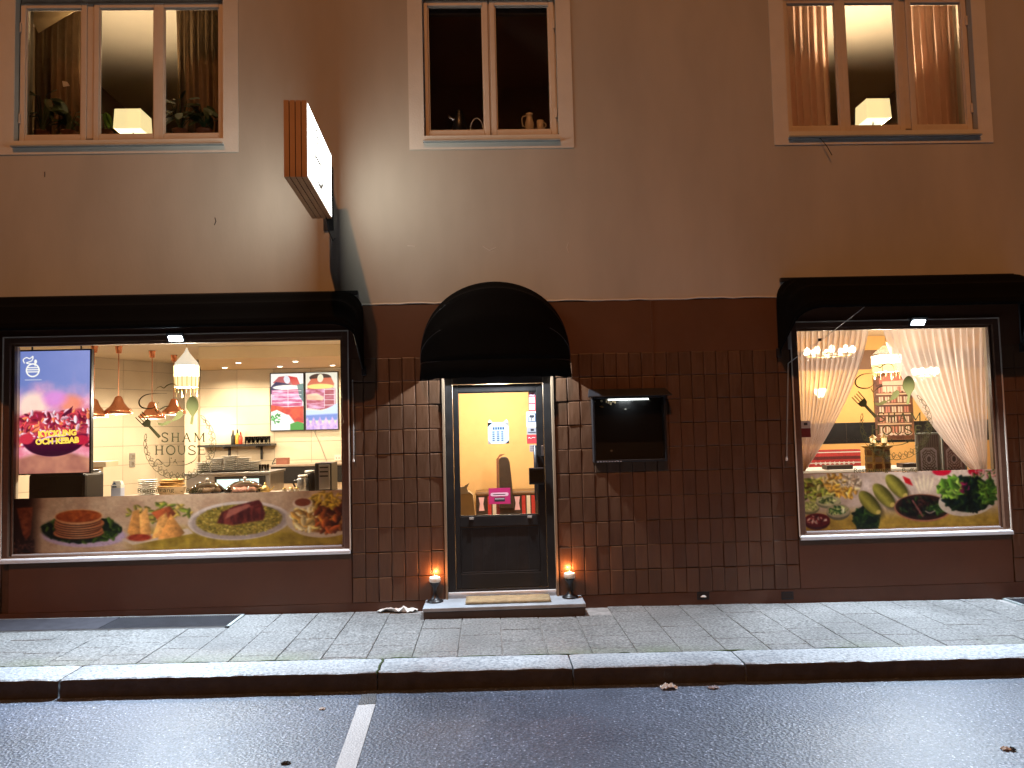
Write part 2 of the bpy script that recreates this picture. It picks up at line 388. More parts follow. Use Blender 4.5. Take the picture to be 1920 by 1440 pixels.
# ------------------------------------------------------------------ print painter: colours computed on a fine mesh grid (ink attribute)
NR = np.random.RandomState(3)
class Print:
    """picture drawn in survey units; step = units per cell"""
    def __init__(s, x0, y0, x1, y1, step=1.3, bg=(200, 180, 150)):
        s.r = (x0, y0, x1, y1); s.nx = int((x1-x0)/step); s.ny = int((y1-y0)/step)
        s.X, s.Y = np.meshgrid((np.arange(s.nx)+.5)/s.nx*(x1-x0)+x0, (np.arange(s.ny)+.5)/s.ny*(y1-y0)+y0)
        s.px = (x1-x0)/s.nx
        s.I = np.ones((s.ny, s.nx, 3))*np.array(bg)/255.; s.tone = None
    def noise(s, sc, seed=0, oct=3, ax=1., ay=1.):
        out = np.zeros_like(s.X); amp = 1.; tot = 0
        for k in range(oct):
            rs = np.random.RandomState(seed*13+k); G = rs.rand(64, 64)
            u = s.X/(sc*ax)*2**k; v = s.Y/(sc*ay)*2**k
            i = np.floor(u).astype(int); j = np.floor(v).astype(int); fu = u-i; fv = v-j
            fu = fu*fu*(3-2*fu); fv = fv*fv*(3-2*fv); i %= 64; j %= 64; i1 = (i+1) % 64; j1 = (j+1) % 64
            out += amp*((G[j, i]*(1-fu)+G[j, i1]*fu)*(1-fv)+(G[j1, i]*(1-fu)+G[j1, i1]*fu)*fv); tot += amp; amp *= .55
        return out/tot
    def ell(s, cx, cy, rx, ry, rot=0.):
        a = math.radians(rot); dx = s.X-cx; dy = s.Y-cy
        u = (dx*math.cos(a)+dy*math.sin(a))/rx; v = (-dx*math.sin(a)+dy*math.cos(a))/ry
        return np.sqrt(u*u+v*v)
    def m_ell(s, cx, cy, rx, ry, rot=0., soft=None):
        soft = soft or s.px*.7; d = (1-s.ell(cx, cy, rx, ry, rot))*min(rx, ry)
        return np.clip(d/soft+.5, 0, 1)
    def m_poly(s, pts, soft=None):
        soft = soft or s.px*.7; inside = np.zeros(s.X.shape, bool); dist = np.full(s.X.shape, 1e9); n = len(pts)
        for k in range(n):
            (xa, ya), (xb, yb) = pts[k], pts[(k+1) % n]
            c = ((ya > s.Y) != (yb > s.Y)) & (s.X < (xb-xa)*(s.Y-ya)/((yb-ya) if yb != ya else 1e-9)+xa); inside ^= c
            ex, ey = xb-xa, yb-ya; t = np.clip(((s.X-xa)*ex+(s.Y-ya)*ey)/(ex*ex+ey*ey+1e-9), 0, 1)
            dist = np.minimum(dist, np.hypot(s.X-xa-t*ex, s.Y-ya-t*ey))
        return np.clip(np.where(inside, dist, -dist)/soft+.5, 0, 1)
    def m_line(s, pts, w, soft=None):
        soft = soft or s.px*.7; d = np.full(s.X.shape, 1e9)
        for (xa, ya), (xb, yb) in zip(pts[:-1], pts[1:]):
            ex, ey = xb-xa, yb-ya; t = np.clip(((s.X-xa)*ex+(s.Y-ya)*ey)/(ex*ex+ey*ey+1e-9), 0, 1)
            d = np.minimum(d, np.hypot(s.X-xa-t*ex, s.Y-ya-t*ey))
        return np.clip((w/2-d)/soft+.5, 0, 1)
    def fill(s, m, col, a=1., sh=None):
        c = np.array(col, float)/255.
        if c.ndim == 1: c = np.ones_like(s.I)*c
        if sh is not None: c = c*sh[..., None]
        al = (m*a)[..., None]; s.I = s.I*(1-al)+np.clip(c, 0, 1)*al; return s
    def two(s, m, c1, c2, f, a=1.):
        f = np.clip(f, 0, 1)[..., None]
        return s.fill(m, (np.array(c1)*(1-f)+np.array(c2)*f), a)
    def leaves(s, mask, cols, n, rmin, rmax, seed):
        rs = np.random.RandomState(seed); ys, xs = np.where(mask > .5)
        if len(xs) == 0: return s
        for k in range(n):
            q = rs.randint(len(xs)); cx, cy = s.X[0, xs[q]], s.Y[ys[q], 0]; r = rmin+(rmax-rmin)*rs.rand()
            c = np.array(cols[rs.randint(len(cols))])*(.8+.4*rs.rand())
            j0, j1 = max(0, int(ys[q]-2*r/s.px)-1), int(ys[q]+2*r/s.px)+2; i0, i1 = max(0, int(xs[q]-2*r/s.px)-1), int(xs[q]+2*r/s.px)+2
            X = s.X[j0:j1, i0:i1]-cx; Y = s.Y[j0:j1, i0:i1]-cy; a = rs.rand()*math.pi
            u = (X*math.cos(a)+Y*math.sin(a))/(r*1.6); v = (-X*math.sin(a)+Y*math.cos(a))/(r*.7)
            al = np.clip((1-np.sqrt(u*u+v*v))*r/s.px+.3, 0, 1)*.92
            sh = (1+.35*v)
            s.I[j0:j1, i0:i1] = s.I[j0:j1, i0:i1]*(1-al[..., None])+np.clip(c/255.*sh[..., None], 0, 1)*al[..., None]
        return s
    def build(s, name, box, Y, mat, parent=None, thick=0):
        """box = x0,x1,z0,z1 in metres; front at Y"""
        x0, x1, z0, z1 = box; nx, ny = s.nx, s.ny
        gx = np.linspace(x0, x1, nx+1); gzv = np.linspace(z1, z0, ny+1)
        VX, VZ = np.meshgrid(gx, gzv); co = np.stack([VX-(x0+x1)/2, np.zeros_like(VX), VZ-z0], -1).reshape(-1, 3)
        i, j = np.meshgrid(np.arange(nx), np.arange(ny)); a = (j*(nx+1)+i).ravel()
        q = np.stack([a, a+nx+1, a+nx+2, a+1], -1)
        me = bpy.data.meshes.new(name); me.vertices.add(len(co)); me.vertices.foreach_set('co', co.ravel())
        me.loops.add(q.size); me.loops.foreach_set('vertex_index', q.ravel().astype(np.int32))
        me.polygons.add(len(q)); me.polygons.foreach_set('loop_start', np.arange(0, q.size, 4).astype(np.int32)); me.polygons.foreach_set('loop_total', np.full(len(q), 4, np.int32))
        me.update(calc_edges=True)
        I_ = s.I
        if s.tone is not None:
            for _ in range(2):
                Q = np.pad(I_, ((1, 1), (1, 1), (0, 0)), 'edge'); I_ = (Q[1:-1, 1:-1]*2+Q[:-2, 1:-1]+Q[2:, 1:-1]+Q[1:-1, :-2]+Q[1:-1, 2:])/6
            I_ = np.clip(I_*(.93+.14*s.noise(5, 77, 4))[..., None], 0, 1)**s.tone[0]*np.array(s.tone[1])
        P = np.pad(I_, ((0, 1), (0, 1), (0, 0)), 'edge'); P = np.clip(P, 0, 1)
        P = np.where(P <= .04045, P/12.92, ((P+.055)/1.055)**2.4)
        at_ = me.attributes.new('ink', 'FLOAT_COLOR', 'POINT')
        at_.data.foreach_set('color', np.concatenate([P, np.ones(P.shape[:2]+(1,))], -1).ravel())
        me.materials.append(MT[mat]); o = bpy.data.objects.new(name, me); COL.objects.link(o)
        o.location = ((x0+x1)/2, Y, z0); return adopt(o, parent)

def text_obj(name, body, size, x, z, Y, mat, parent=None, align='LEFT', sx=1., shear=0., bold=0., rot=0.):
    cu = bpy.data.curves.new('t', 'FONT'); cu.body = body; cu.size = size; cu.align_x = align; cu.shear = shear; cu.offset = bold; cu.resolution_u = 3
    t = bpy.data.objects.new('t', cu); COL.objects.link(t); bpy.context.view_layer.update()
    me = bpy.data.meshes.new_from_object(t.evaluated_get(bpy.context.evaluated_depsgraph_get()))
    bpy.data.objects.remove(t, do_unlink=True); bpy.data.curves.remove(cu)
    c, s_ = math.cos(rot), math.sin(rot)
    for v in me.vertices:
        X, Z = v.co.x*sx, v.co.y; v.co = (c*X-s_*Z, 0, s_*X+c*Z)
    me.materials.clear(); me.materials.append(MT[mat]); me.name = name
    o = bpy.data.objects.new(name, me); COL.objects.link(o); o.location = (x, Y, z); return adopt(o, parent)

# ================================================================== GROUND
TILT = 0.011
def ground_sheet(name, x0, x1, y0, y1, z, mat, nx=2, label=None):
    b = MB(); b.grid(lambda u, v: (x0+(x1-x0)*u, y0+(y1-y0)*v, gz(x0+(x1-x0)*u)+z), nx, 2)
    return struct(b.build(name, mat), label)
KF, KB = -1.91, -1.56                        # kerb front and back edges
road = ground_sheet('road', -70, 70, -90, KF+.02, -.125, 'asphalt', 4, 'wet dark asphalt street in front of the restaurant')
pav_bed = ground_sheet('pavement', -30, 30, KB, .04, -.012, 'cement', 4, 'grey concrete slab pavement along the facade')
# paving slabs, one piece each, strips running wall -> kerb with staggered cross joints
slab = {}
def slab_mesh(wd, ln):
    k = (round(wd, 3), round(ln, 3))
    if k not in slab:
        b = MB(); e = .004
        b.add([(-wd/2, -ln/2, -.02), (wd/2, -ln/2, -.02), (wd/2, ln/2, -.02), (-wd/2, ln/2, -.02),
               (-wd/2, -ln/2, -e), (wd/2, -ln/2, -e), (wd/2, ln/2, -e), (-wd/2, ln/2, -e),
               (-wd/2+e, -ln/2+e, 0), (wd/2-e, -ln/2+e, 0), (wd/2-e, ln/2-e, 0), (-wd/2+e, ln/2-e, 0)],
              [(0, 1, 5, 4), (1, 2, 6, 5), (2, 3, 7, 6), (3, 0, 4, 7), (4, 5, 9, 8), (5, 6, 10, 9), (6, 7, 11, 10), (7, 4, 8, 11), (8, 9, 10, 11)])
        me = b.mesh('paving_slab'); me.materials.append(MT['paving']); slab[k] = me
    return slab[k]
GR0, GR1, GRY = -6.4, -2.375, -.50           # light-well grating on the left
SW = .35; x = -6.575; i = 0
while x < 6.9:
    y = KB+.004; offs = [.35, .14, .25, .05][i % 4]; ys = [KB+.004]; yy = KB+.004+offs
    while yy < -.02: ys.append(yy); yy += .36
    ys.append(.0)
    if ys[-1]-ys[-2] < .06: ys.pop(-2)
    for a, b_ in zip(ys[:-1], ys[1:]):
        xa, xb = x, x+SW
        if xb > GR0 and xa < GR1-.01 and b_ > GRY:
            if a >= GRY: continue
            b_ = GRY-.004
            if b_-a < .03: continue
        if xa < .88 and xb > -.64 and a > -.36: continue
        if xb > 5.05 and b_ > -.33:
            if a > -.33: continue
            b_ = -.336
        ln = b_-a-.006; cx, cy = (xa+xb)/2, (a+b_)/2
        piece(slab_mesh(SW-.006, ln), 'paving_slab', (cx, cy, gz(cx)+rnd.uniform(-.0025, .0025)), pav_bed,
              (rnd.uniform(-.003, .003), TILT+rnd.uniform(-.004, .004), 0))
    x += SW; i += 1
# cement apron strips next to the door step
b = MB(); b.grid(lambda u, v: (-1.12+.49*u, -.31+.31*v, gz(-1.0)-.0095), 2, 2); b.build('mortar_patch', 'cement', pav_bed)
b = MB(); b.grid(lambda u, v: (.87+.32*u, -.34+.34*v, gz(1.0)-.0095), 2, 2); b.build('mortar_patch', 'cement', pav_bed)
# kerb stones
kerb_bed = MB().box(-30, 30, KF+.05, KB, -.40, -.36).build('kerb', 'cement'); struct(kerb_bed, 'long pale granite kerb between pavement and road')
J = [-14, -11.4, -9.1, -6.9, -5.3, -3.1, -.84, .58, 1.85, 4.25, 6.1, 8.0, 10.3, 12.5]
for a, b_ in zip(J[:-1], J[1:]):
    L = b_-a-.012; n = max(6, int(L/.07)); bm = MB(); W_ = KB-KF-.008
    prof = [(0, -.30), (0, -.02), (.006, -.007), (.02, 0), (W_-.012, .0), (W_, -.010), (W_, -.30)]
    rs = random.Random(int(a*100)); jit = [rs.uniform(-.007, .006) for _ in range(n+1)]; jz = [rs.uniform(-.003, .003) for _ in range(n+1)]
    vs = []; m_ = len(prof)
    for k in range(n+1):
        t = k/n; xx = a+.006+L*t; endr = .010 if k in (0, n) else 0
        for q, (py, pz) in enumerate(prof):
            vs.append((xx, KF+py+(jit[k] if q in (1, 2) else 0)+(endr if q in (1, 2, 3) else 0), gz(xx)+.006+pz+(jz[k] if 1 < q < 4 else 0)-(endr if 0 < q < 6 else 0)*.6))
    fs = [(k*m_+q, (k+1)*m_+q, (k+1)*m_+q+1, k*m_+q+1) for k in range(n) for q in range(m_-1)]+[tuple(range(m_)), tuple(n*m_+q for q in range(m_-1, -1, -1))]
    bm.add(vs, fs); ko = bm.build('kerb_stone', 'granite', kerb_bed, smooth=False)
    ko.data.materials.append(MT['kerb_face_shade'])  # street-side face near black: its shade is painted into the colour
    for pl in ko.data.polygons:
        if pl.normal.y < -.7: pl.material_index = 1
# moss in the kerb joint and along the back of the kerb
b = MB()
for k in range(34):
    xx = rnd.uniform(-4.6, 3.2); ww = rnd.uniform(.05, .16); h = rnd.uniform(.003, .008); yy = KB+rnd.uniform(-.002, .006)
    b.lathe([(ww, -.004), (ww*.8, h*.6), (ww*.3, h)], (xx, yy, gz(xx)), 8, 1, .06)
for k in range(9):
    yy = KF+.03+k*.036; b.lathe([(.012, -.01), (.010, .006), (.004, .010)], (-.84+rnd.uniform(-.006, .006), yy, gz(-.84)), 7, 1, 1.6)
o = b.build('moss', 'moss', pav_bed); o['kind'] = 'stuff'
# white parking line and its worn stub
def zr(px, py):
    q = at_z(px, py, gz(0)-.125); return at_z(px, py, gz(q.x)-.125)
def stripe(name, pts, mat, dz):
    P = [zr(*p) for p in pts]; b = MB(); b.add([(p.x, p.y, gz(p.x)-.125+dz) for p in P], [(0, 1, 2, 3)]); return b.build(name, mat, road)
tag(stripe('parking_line', [(671, 1323), (704, 1321), (662, 1460), (622, 1460)], 'road_paint', .004), 'white painted parking line on the asphalt')
tag(stripe('worn_line', [(679, 1300), (706, 1299), (704, 1320.2), (672, 1322)], 'worn_paint', .004), 'worn grey stub of the parking line by the kerb')

# ================================================================== THE BUILDING
bld = thing('restaurant_building', (0, .2, 0), 'town building with grey-beige plaster above and brown tiled restaurant front below', 'building')
def wall_holes(x0, x1, z0, z1, holes, y0, y1):
    holes = [(max(h[0], x0), min(h[1], x1), max(h[2], z0), min(h[3], z1)) for h in holes]
    xs = sorted({x0, x1, *[h[0] for h in holes], *[h[1] for h in holes]}); zs = sorted({z0, z1, *[h[2] for h in holes], *[h[3] for h in holes]})
    b = MB()
    ins = lambda cx, cz: any(h[0] < cx < h[1] and h[2] < cz < h[3] for h in holes)
    for i in range(len(xs)-1):
        j = 0
        while j < len(zs)-1:
            cx = (xs[i]+xs[i+1])/2
            if ins(cx, (zs[j]+zs[j+1])/2): j += 1; continue
            k = j
            while k+1 < len(zs)-1 and not ins(cx, (zs[k+1]+zs[k+2])/2): k += 1
            b.box(xs[i], xs[i+1], y0, y1, zs[j], zs[k+1]); j = k+1
    return b
ZB = 2.965                                    # plaster / fascia boundary
UW = [(-4.625, -2.575), (-.575, .785), (3.14, 5.12)]   # upper window openings
UZ0, UZ1 = 4.665, 6.17
holes_u = [(a, b_, UZ0, UZ1) for a, b_ in UW]
wall_holes(-12, 12, ZB, 9.0, holes_u, 0, .30).build('plaster_wall', 'plaster', bld)
# light plaster surrounds
for (a, b_) in UW:
    MB().frame(a-.15, b_+.15, UZ0-.14, UZ1+.14, .15, -.010, -.001, .14).build('window_surround', 'trim_plaster', bld)
# drip bead on the boundary: thin uneven plaster lip
b = MB(); pts = [(-1.22+k*.12, -.004+rnd.uniform(-.004, .004), ZB+.004+rnd.uniform(-.008, .006)) for k in range(0, 36)]
b.tube(pts, .009, 6); b.build('plaster_lip', 'trim_plaster', bld, smooth=True)
# lower storey: openings
LWX = (-4.625, -1.415, .575, 2.64); RWX = (3.11, 5.135, .575, 2.635); DRX = (-.445, .655, -.02, 2.235)
lower = wall_holes(-12, 12, -.6, ZB, [LWX, RWX, DRX], 0.012, .12).build('lower_wall', 'tile_backing', bld)
# smooth fascia above the tiles
ZF = 2.43
wall_holes(-12, 12, ZF, ZB-.012, [LWX, RWX], -.006, .010).build('fascia_board', 'fascia', bld)
MB().box(1.655, 1.672, -.016, -.007, 2.17, ZB-.014).build('cable_conduit', 'fascia', bld, bevel=.003)
MB().box(.662, 12, -.004, .010, -.25, .055).build('skirting', 'skirting', bld, bevel=.003)
MB().box(-12, -.452, -.004, .010, -.25, .055).build('skirting', 'skirting', bld, bevel=.003)
# brown glazed facade tiles: the blocks beside the door one piece each, the rest one mass
TW, TH = .127, .2375
def tile_mesh(k):
    rs = random.Random(k); b = MB(); w2, h2 = TW/2-.003, TH/2-.0035
    d = [.006+rs.uniform(0, .006) for _ in range(4)]; c = [(-w2, -h2), (w2, -h2), (w2, h2), (-w2, h2)]
    e = .006
    vs = [(x_, .012, z_) for x_, z_ in c]+[(x_, -d[i]+.0025, z_) for i, (x_, z_) in enumerate(c)]+[(x_-math.copysign(e, x_), -d[i], z_-math.copysign(e, z_)) for i, (x_, z_) in enumerate(c)]
    b.add(vs, [(0, 1, 5, 4), (1, 2, 6, 5), (2, 3, 7, 6), (3, 0, 4, 7), (4, 5, 9, 8), (5, 6, 10, 9), (6, 7, 11, 10), (7, 4, 8, 11), (8, 9, 10, 11)])
    me = b.mesh('facade_tile'); me.materials.append(MT['facade_tile']); return me
tms = [tile_mesh(k) for k in range(14)]
tiled = MB().box(-1.418, -.449, .0125, .02, .06, .07).build('tile_panel', 'tile_backing', bld)
zrow = [.058+TH*(k+.5) for k in range(10)]
def tile_block(x0, x1, zs, rotz=0):
    n = int(round((x1-x0)/TW)); s_ = (x1-x0)/(n*TW); out = []
    for k in range(n):
        for z_ in zs: out.append((x0+TW*s_*(k+.5), z_, s_))
    return out
ind = tile_block(-1.345, -.452, zrow)+tile_block(.668, 3.045, zrow)
for (cx, cz, s_) in ind[:300]:
    piece(tms[rnd.randrange(14)], 'facade_tile', (cx, rnd.uniform(-.003, .003), cz+rnd.uniform(-.003, .003)), tiled,
          (rnd.uniform(-.012, .012), rnd.uniform(-.010, .010), rnd.uniform(-.02, .02)), (s_, 1, 1))
MB().box(-4.62, -1.352, -.002, .011, .057, LWX[2]-.045).build('apron_board', 'fascia', bld, bevel=.003)
MB().box(3.052, 5.208, -.002, .011, .057, RWX[2]-.045).build('apron_board', 'fascia', bld, bevel=.003)
rest = tile_block(5.215, 9.2, zrow)+tile_block(-9.2, -4.69, zrow)
b = MB()
for (cx, cz, s_) in rest:
    t = tms[rnd.randrange(14)]; oy = rnd.uniform(-.003, .003)
    b.add([(v.co.x*s_+cx, v.co.y+oy, v.co.z+cz) for v in t.vertices], [tuple(p.vertices) for p in t.polygons])
o = b.build('facade_tiles_beyond', 'facade_tile', tiled); o['kind'] = 'stuff'
# vents in the skirting
for px_, pn in ((1318, 1), (1476, 0)):
    p = at(px_, 1117, 0); z0 = p.z-.035
    v = MB().frame(p.x-.06, p.x+.06, z0, z0+.075, .008, -.010, -.0045).build('wall_vent', 'black_metal', bld)
    bb = MB()
    for k in range(5): bb.box(p.x-.052, p.x+.052, -.008, -.005, z0+.010+k*.012, z0+.016+k*.012)
    bb.build('vent_slat', 'black_metal', v)
    if pn:
        MB().lathe([(.03, 0), (.027, .01), (.012, .018)], (p.x, -.022, z0+.025), 10, 1, .5).build('vent_flap', 'litter', v, smooth=True)
# ------------------------------------------------ upper windows
def upper_window(a, b_, glass, name_lab):
    """glass: list of (x0,x1) pane extents"""
    yf = .085
    fr = MB().frame(a, b_, UZ0, UZ1, .055, yf, .16, .045).build('upper_window', 'window_paint', bld, bevel=.004); tag(fr, name_lab)
    MB().box(a-.01, b_+.01, -.055, yf-.001, UZ0-.075, UZ0-.060).build('zinc_sill', 'zinc', fr, bevel=.003)
    s2_ = MB(); s2_.add([(a, -.05, UZ0-.058), (b_, -.05, UZ0-.058), (b_, yf-.002, UZ0-.002), (a, yf-.002, UZ0-.002), (a, -.05, UZ0-.064), (b_, -.05, UZ0-.064), (b_, yf-.002, UZ0-.057), (a, yf-.002, UZ0-.057)],
                       [(0, 1, 2, 3), (0, 4, 5, 1), (0, 3, 7, 4), (1, 5, 6, 2), (4, 7, 6, 5), (3, 2, 6, 7)])
    s2_.build('sill_slope', 'zinc', fr)
    gz0, gz1 = UZ0+.082, 6.055
    for k, (g0, g1) in enumerate(glass):
        MB().frame(g0-.055, g1+.055, gz0-.06, gz1+.055, .055, yf-.022, yf+.035, .06).build('sash', 'window_paint', fr, bevel=.006)
        MB().box(g0-.003, g1+.003, yf+.008, yf+.013, gz0-.003, gz1+.003).build('pane', 'glass', fr)
        MB().frame(g0-.001, g1+.001, gz0-.001, gz1+.001, .012, yf-.006, yf+.0075).build('glazing_bead', 'window_paint', fr)
        for hz in (gz0+.12, gz1-.25):
            hx = g0-.05 if k == 0 else g1+.05
            if k in (0, len(glass)-1): MB().box(hx-.012, hx+.012, yf-.036, yf-.0225, hz, hz+.10).build('hinge', 'window_paint', fr, bevel=.004)
    for k in range(len(glass)-1):
        m0, m1 = glass[k][1]+.057, glass[k+1][0]-.057
        if m1-m0 > .01: MB().box(m0, m1, yf-.012, yf+.06, UZ0+.046, UZ1-.056).build('mullion', 'window_paint', fr, bevel=.006)
    return fr
gx = lambda px, py: at(px, py, .09).x
w1 = upper_window(*UW[0], [(gx(50, 150), gx(154, 150)), (gx(188, 150), gx(290, 150)), (gx(309, 150), gx(412, 150))], 'three-part cream upper window with brown curtains and square lamp')
w2 = upper_window(*UW[1], [(gx(804, 150), gx(907, 150)), (gx(930, 150), gx(1031, 150))], 'two-part cream upper window onto a dark room')
w3 = upper_window(*UW[2], [(gx(1479, 150), gx(1569, 150)), (gx(1588, 150), gx(1681, 150)), (gx(1712, 150), gx(1806, 150))], 'three-part cream upper window with rose curtains')
# rooms behind the upper windows
def room(x0, x1, y0, y1, z0, z1, mat, ceil, floor, leakL=None, leakR=None):
    t = .05
    r = MB().box(x0-t, x1+t, y1, y1+t, z0-t, z1+t).build('room_back_wall', mat, bld)
    for xa, dr_ in ((x0-t, leakL), (x1, leakR)):
        if dr_:
            b = MB(); b.box(xa, xa+t, y0, dr_[0], z0, z1); b.box(xa, xa+t, dr_[1], y1, z0, z1); b.box(xa, xa+t, dr_[0], dr_[1], z0+2.05, z1)
        else: b = MB().box(xa, xa+t, y0, y1, z0, z1)
        b.build('room_side_wall', mat, bld)
    MB().box(x0-t, x1+t, y0, y1, z1, z1+t).build('room_ceiling', ceil, bld); MB().box(x0-t, x1+t, y0, y1, z0-t, z0).build('room_floor', floor, bld)
room(-5.3, -1.9, .302, 5.2, 3.95, 6.62, 'room_wall', 'ceiling', 'floor_wood')
room(-1.75, 1.9, .302, 3.2, 3.95, 6.62, 'room_dark', 'room_dark', 'floor_wood', leakR=(1.0, 2.6))  # unseen side opening added so light leaks in from the right room
room(2.1, 6.2, .302, 5.2, 3.95, 6.62, 'room_rose', 'ceiling', 'floor_wood', leakL=(1.0, 2.6))
for (a, b_) in UW:   # inner window boards
    MB().box(a-.03, b_+.03, .17, .36, UZ0+.055, UZ0+.09).build('window_board', 'white_paint', bld, bevel=.004)
# ------------------------------------------------ shop windows
def shop_window(X, lab, gy=.03):
    x0, x1, z0, z1 = X
    fr = MB().frame(x0-.05, x1+.05, z0-.002, z1+.06, .055, -.028, .011, .02).build('shop_window', 'timber', bld, bevel=.005); tag(fr, lab)
    MB().frame(x0-.062, x1+.062, z0-.004, z1+.072, .011, -.036, -.0285).build('edge_trim', 'window_paint', fr)
    MB().frame(x0+.001, x1-.001, z0+.010, z1-.001, .010, gy+.031, .125).build('reveal_lining', 'reveal', fr)
    MB().frame(x0+.0055, x1-.0055, z0+.0185, z1+.0045, .022, gy-.018, gy+.03).build('glazing_frame', 'timber', fr, bevel=.003)
    MB().box(x0+.024, x1-.024, gy, gy+.006, z0+.037, z1-.014).build('pane', 'glass', fr)
    MB().box(x0-.06, x1+.06, -.062, -.037, z0-.040, z0-.006).build('sill_nosing', 'alu', fr, bevel=.004)
    sl = MB(); sl.add([(x0-.055, -.06, z0-.004), (x1+.055, -.06, z0-.004), (x1+.0, gy-.019, z0+.018), (x0, gy-.019, z0+.018), (x0-.055, -.06, z0-.010), (x1+.055, -.06, z0-.010), (x1, gy-.019, z0+.0125), (x0, gy-.019, z0+.0125)],
                      [(0, 1, 2, 3), (0, 4, 5, 1), (0, 3, 7, 4), (1, 5, 6, 2), (4, 7, 6, 5), (3, 2, 6, 7)]); sl.build('sill', 'alu', fr)
    MB().box(x0+.03, x1-.03, gy-.030, gy-.0185, z0+.022, z0+.036).build('drain_bar', 'alu', fr)
    return fr
GY = .03
lw = shop_window(LWX, 'wide left shop window onto the bright kitchen'); rw = shop_window(RWX, 'square right shop window with tied-back sheer curtains')
# ================================================================== AWNINGS
def box_awning(name, lab, x0, x1, zp, Rr, th_front, fix=None):
    t = thing(name, ((x0+x1)/2, 0, zp), lab, 'awning')
    rc = .20; N = 7
    def hoop(th, rs=1.0, inset=0.):
        pts = []; Rk = Rr*rs
        path = [(x0+inset, 0.0), (x0+inset, Rk-rc)]
        for k in range(1, N+1): a = math.pi/2*k/N; path.append((x0+inset+rc*(1-math.cos(a)), Rk-rc+rc*math.sin(a)))
        m = 14
        for k in range(1, m): path.append((x0+inset+rc+(x1-x0-2*inset-2*rc)*k/m, Rk-.006*math.sin(math.pi*k/m)))
        for k in range(N+1): a = math.pi/2*(1-k/N); path.append((x1-inset-rc*(1-math.cos(a)), Rk-rc+rc*math.sin(a)))
        path.append((x1-inset, 0.0))
        return [(px, -.03-r*math.cos(th), zp+r*math.sin(th)) for px, r in path]
    ths = [R(89)]; k = 0; seq = []
    n_rib = 3; per = 5; a0, a1 = R(89), R(th_front)
    for k in range(n_rib*per+1):
        ph = (k % per)/per; sag = 1-.045*math.sin(math.pi*ph)
        seq.append((a0+(a1-a0)*k/(n_rib*per), sag))
    b = MB(); rows = [hoop(th, s_) for th, s_ in seq]; n = len(rows[0])
    b.add([p for r_ in rows for p in r_], [(i*n+j, i*n+j+1, (i+1)*n+j+1, (i+1)*n+j) for i in range(len(rows)-1) for j in range(n-1)])
    b.build('canopy', 'black_cloth', t, smooth=True, solid=.004)
    # short valance under the front hoop
    f = hoop(a1); g = [(p[0], p[1]+.004, p[2]-(.052 if p[2] > zp+.05 else 0.02)) for p in f]
    b = MB(); b.add(f+g, [(j, j+1, n+j+1, n+j) for j in range(n-1)]); b.build('valance', 'black_cloth', t, smooth=True, solid=.003)
    for q in range(n_rib+1):
        MB().tube(hoop(a0+(a1-a0)*q/n_rib, .985, .01), .009, 6).build('frame_hoop', 'black_metal', t, smooth=True)
    for xx in (x0, x1):
        MB().box(xx-.02, xx+.02, -.06, -.007, zp-.05, zp+.04).build('pivot_bracket', 'black_metal', t, bevel=.004)
    MB().box(x0+.05, x1-.05, -.05, -.0065, zp+Rr-.03, zp+Rr+.012).build('wall_rail', 'black_metal', t, bevel=.004)
    return t
box_awning('window_awning', 'long black fabric awning with rounded corners over the wide left window', -4.80, -1.205, 2.31, .78, 33)
box_awning('window_awning', 'black fabric awning with rounded corners over the square right window', 2.925, 5.42, 2.40, .74, 33)
def dome_awning():
    cx, zp, hw, pr, hh = .09, 2.355, .735, .46, .815
    t = thing('door_awning', (cx, 0, zp), 'black half-dome fabric awning over the entrance door', 'awning')
    def hoop(th, s_=1.):
        rr = math.hypot(pr*math.cos(th), hh*math.sin(th))*s_
        return [(cx-hw*math.cos(math.pi*k/36)*(.985+.015*s_), -.012-rr*math.cos(math.atan2(hh*math.sin(th), pr*math.cos(th)))*math.sin(math.pi*k/36)**.8,
                 zp+rr*math.sin(math.atan2(hh*math.sin(th), pr*math.cos(th)))*math.sin(math.pi*k/36)**.8) for k in range(37)]
    b = MB(); rows = []; per = 6; nr = 3
    for k in range(nr*per+1):
        ph = (k % per)/per; rows.append(hoop(R(89.9)*(1-k/(nr*per)), 1-.05*math.sin(math.pi*ph)))
    n = 37; b.add([p for r_ in rows for p in r_], [(i*n+j, i*n+j+1, (i+1)*n+j+1, (i+1)*n+j) for i in range(len(rows)-1) for j in range(n-1)])
    b.build('canopy', 'black_cloth', t, smooth=True, solid=.004)
    f = hoop(0); g = [(p[0]*1.0+(p[0]-cx)*.02, p[1]-.008*math.sin(math.pi*i/36), p[2]-.168-.004*math.sin(i*1.3)) for i, p in enumerate(f)]
    b = MB(); b.add(f+g, [(j, j+1, n+j+1, n+j) for j in range(n-1)]); b.build('valance', 'black_cloth', t, smooth=True, solid=.003)
    for q in range(nr+1):
        MB().tube(hoop(R(89)*(1-q/nr), .982), .008, 6).build('frame_hoop', 'black_metal', t, smooth=True)
    for s_ in (-1, 1):
        MB().tube([(cx+s_*.70, -.012, zp+.02), (cx+s_*.62, -.16, zp-.01)], .008, 6).build('stay_arm', 'black_metal', t)
        MB().tube([(cx+s_*.69, -.012, zp-.10), (cx+s_*.60, -.20, zp+.0)], .008, 6).build('stay_arm', 'black_metal', t)
    return t
dome_awning()
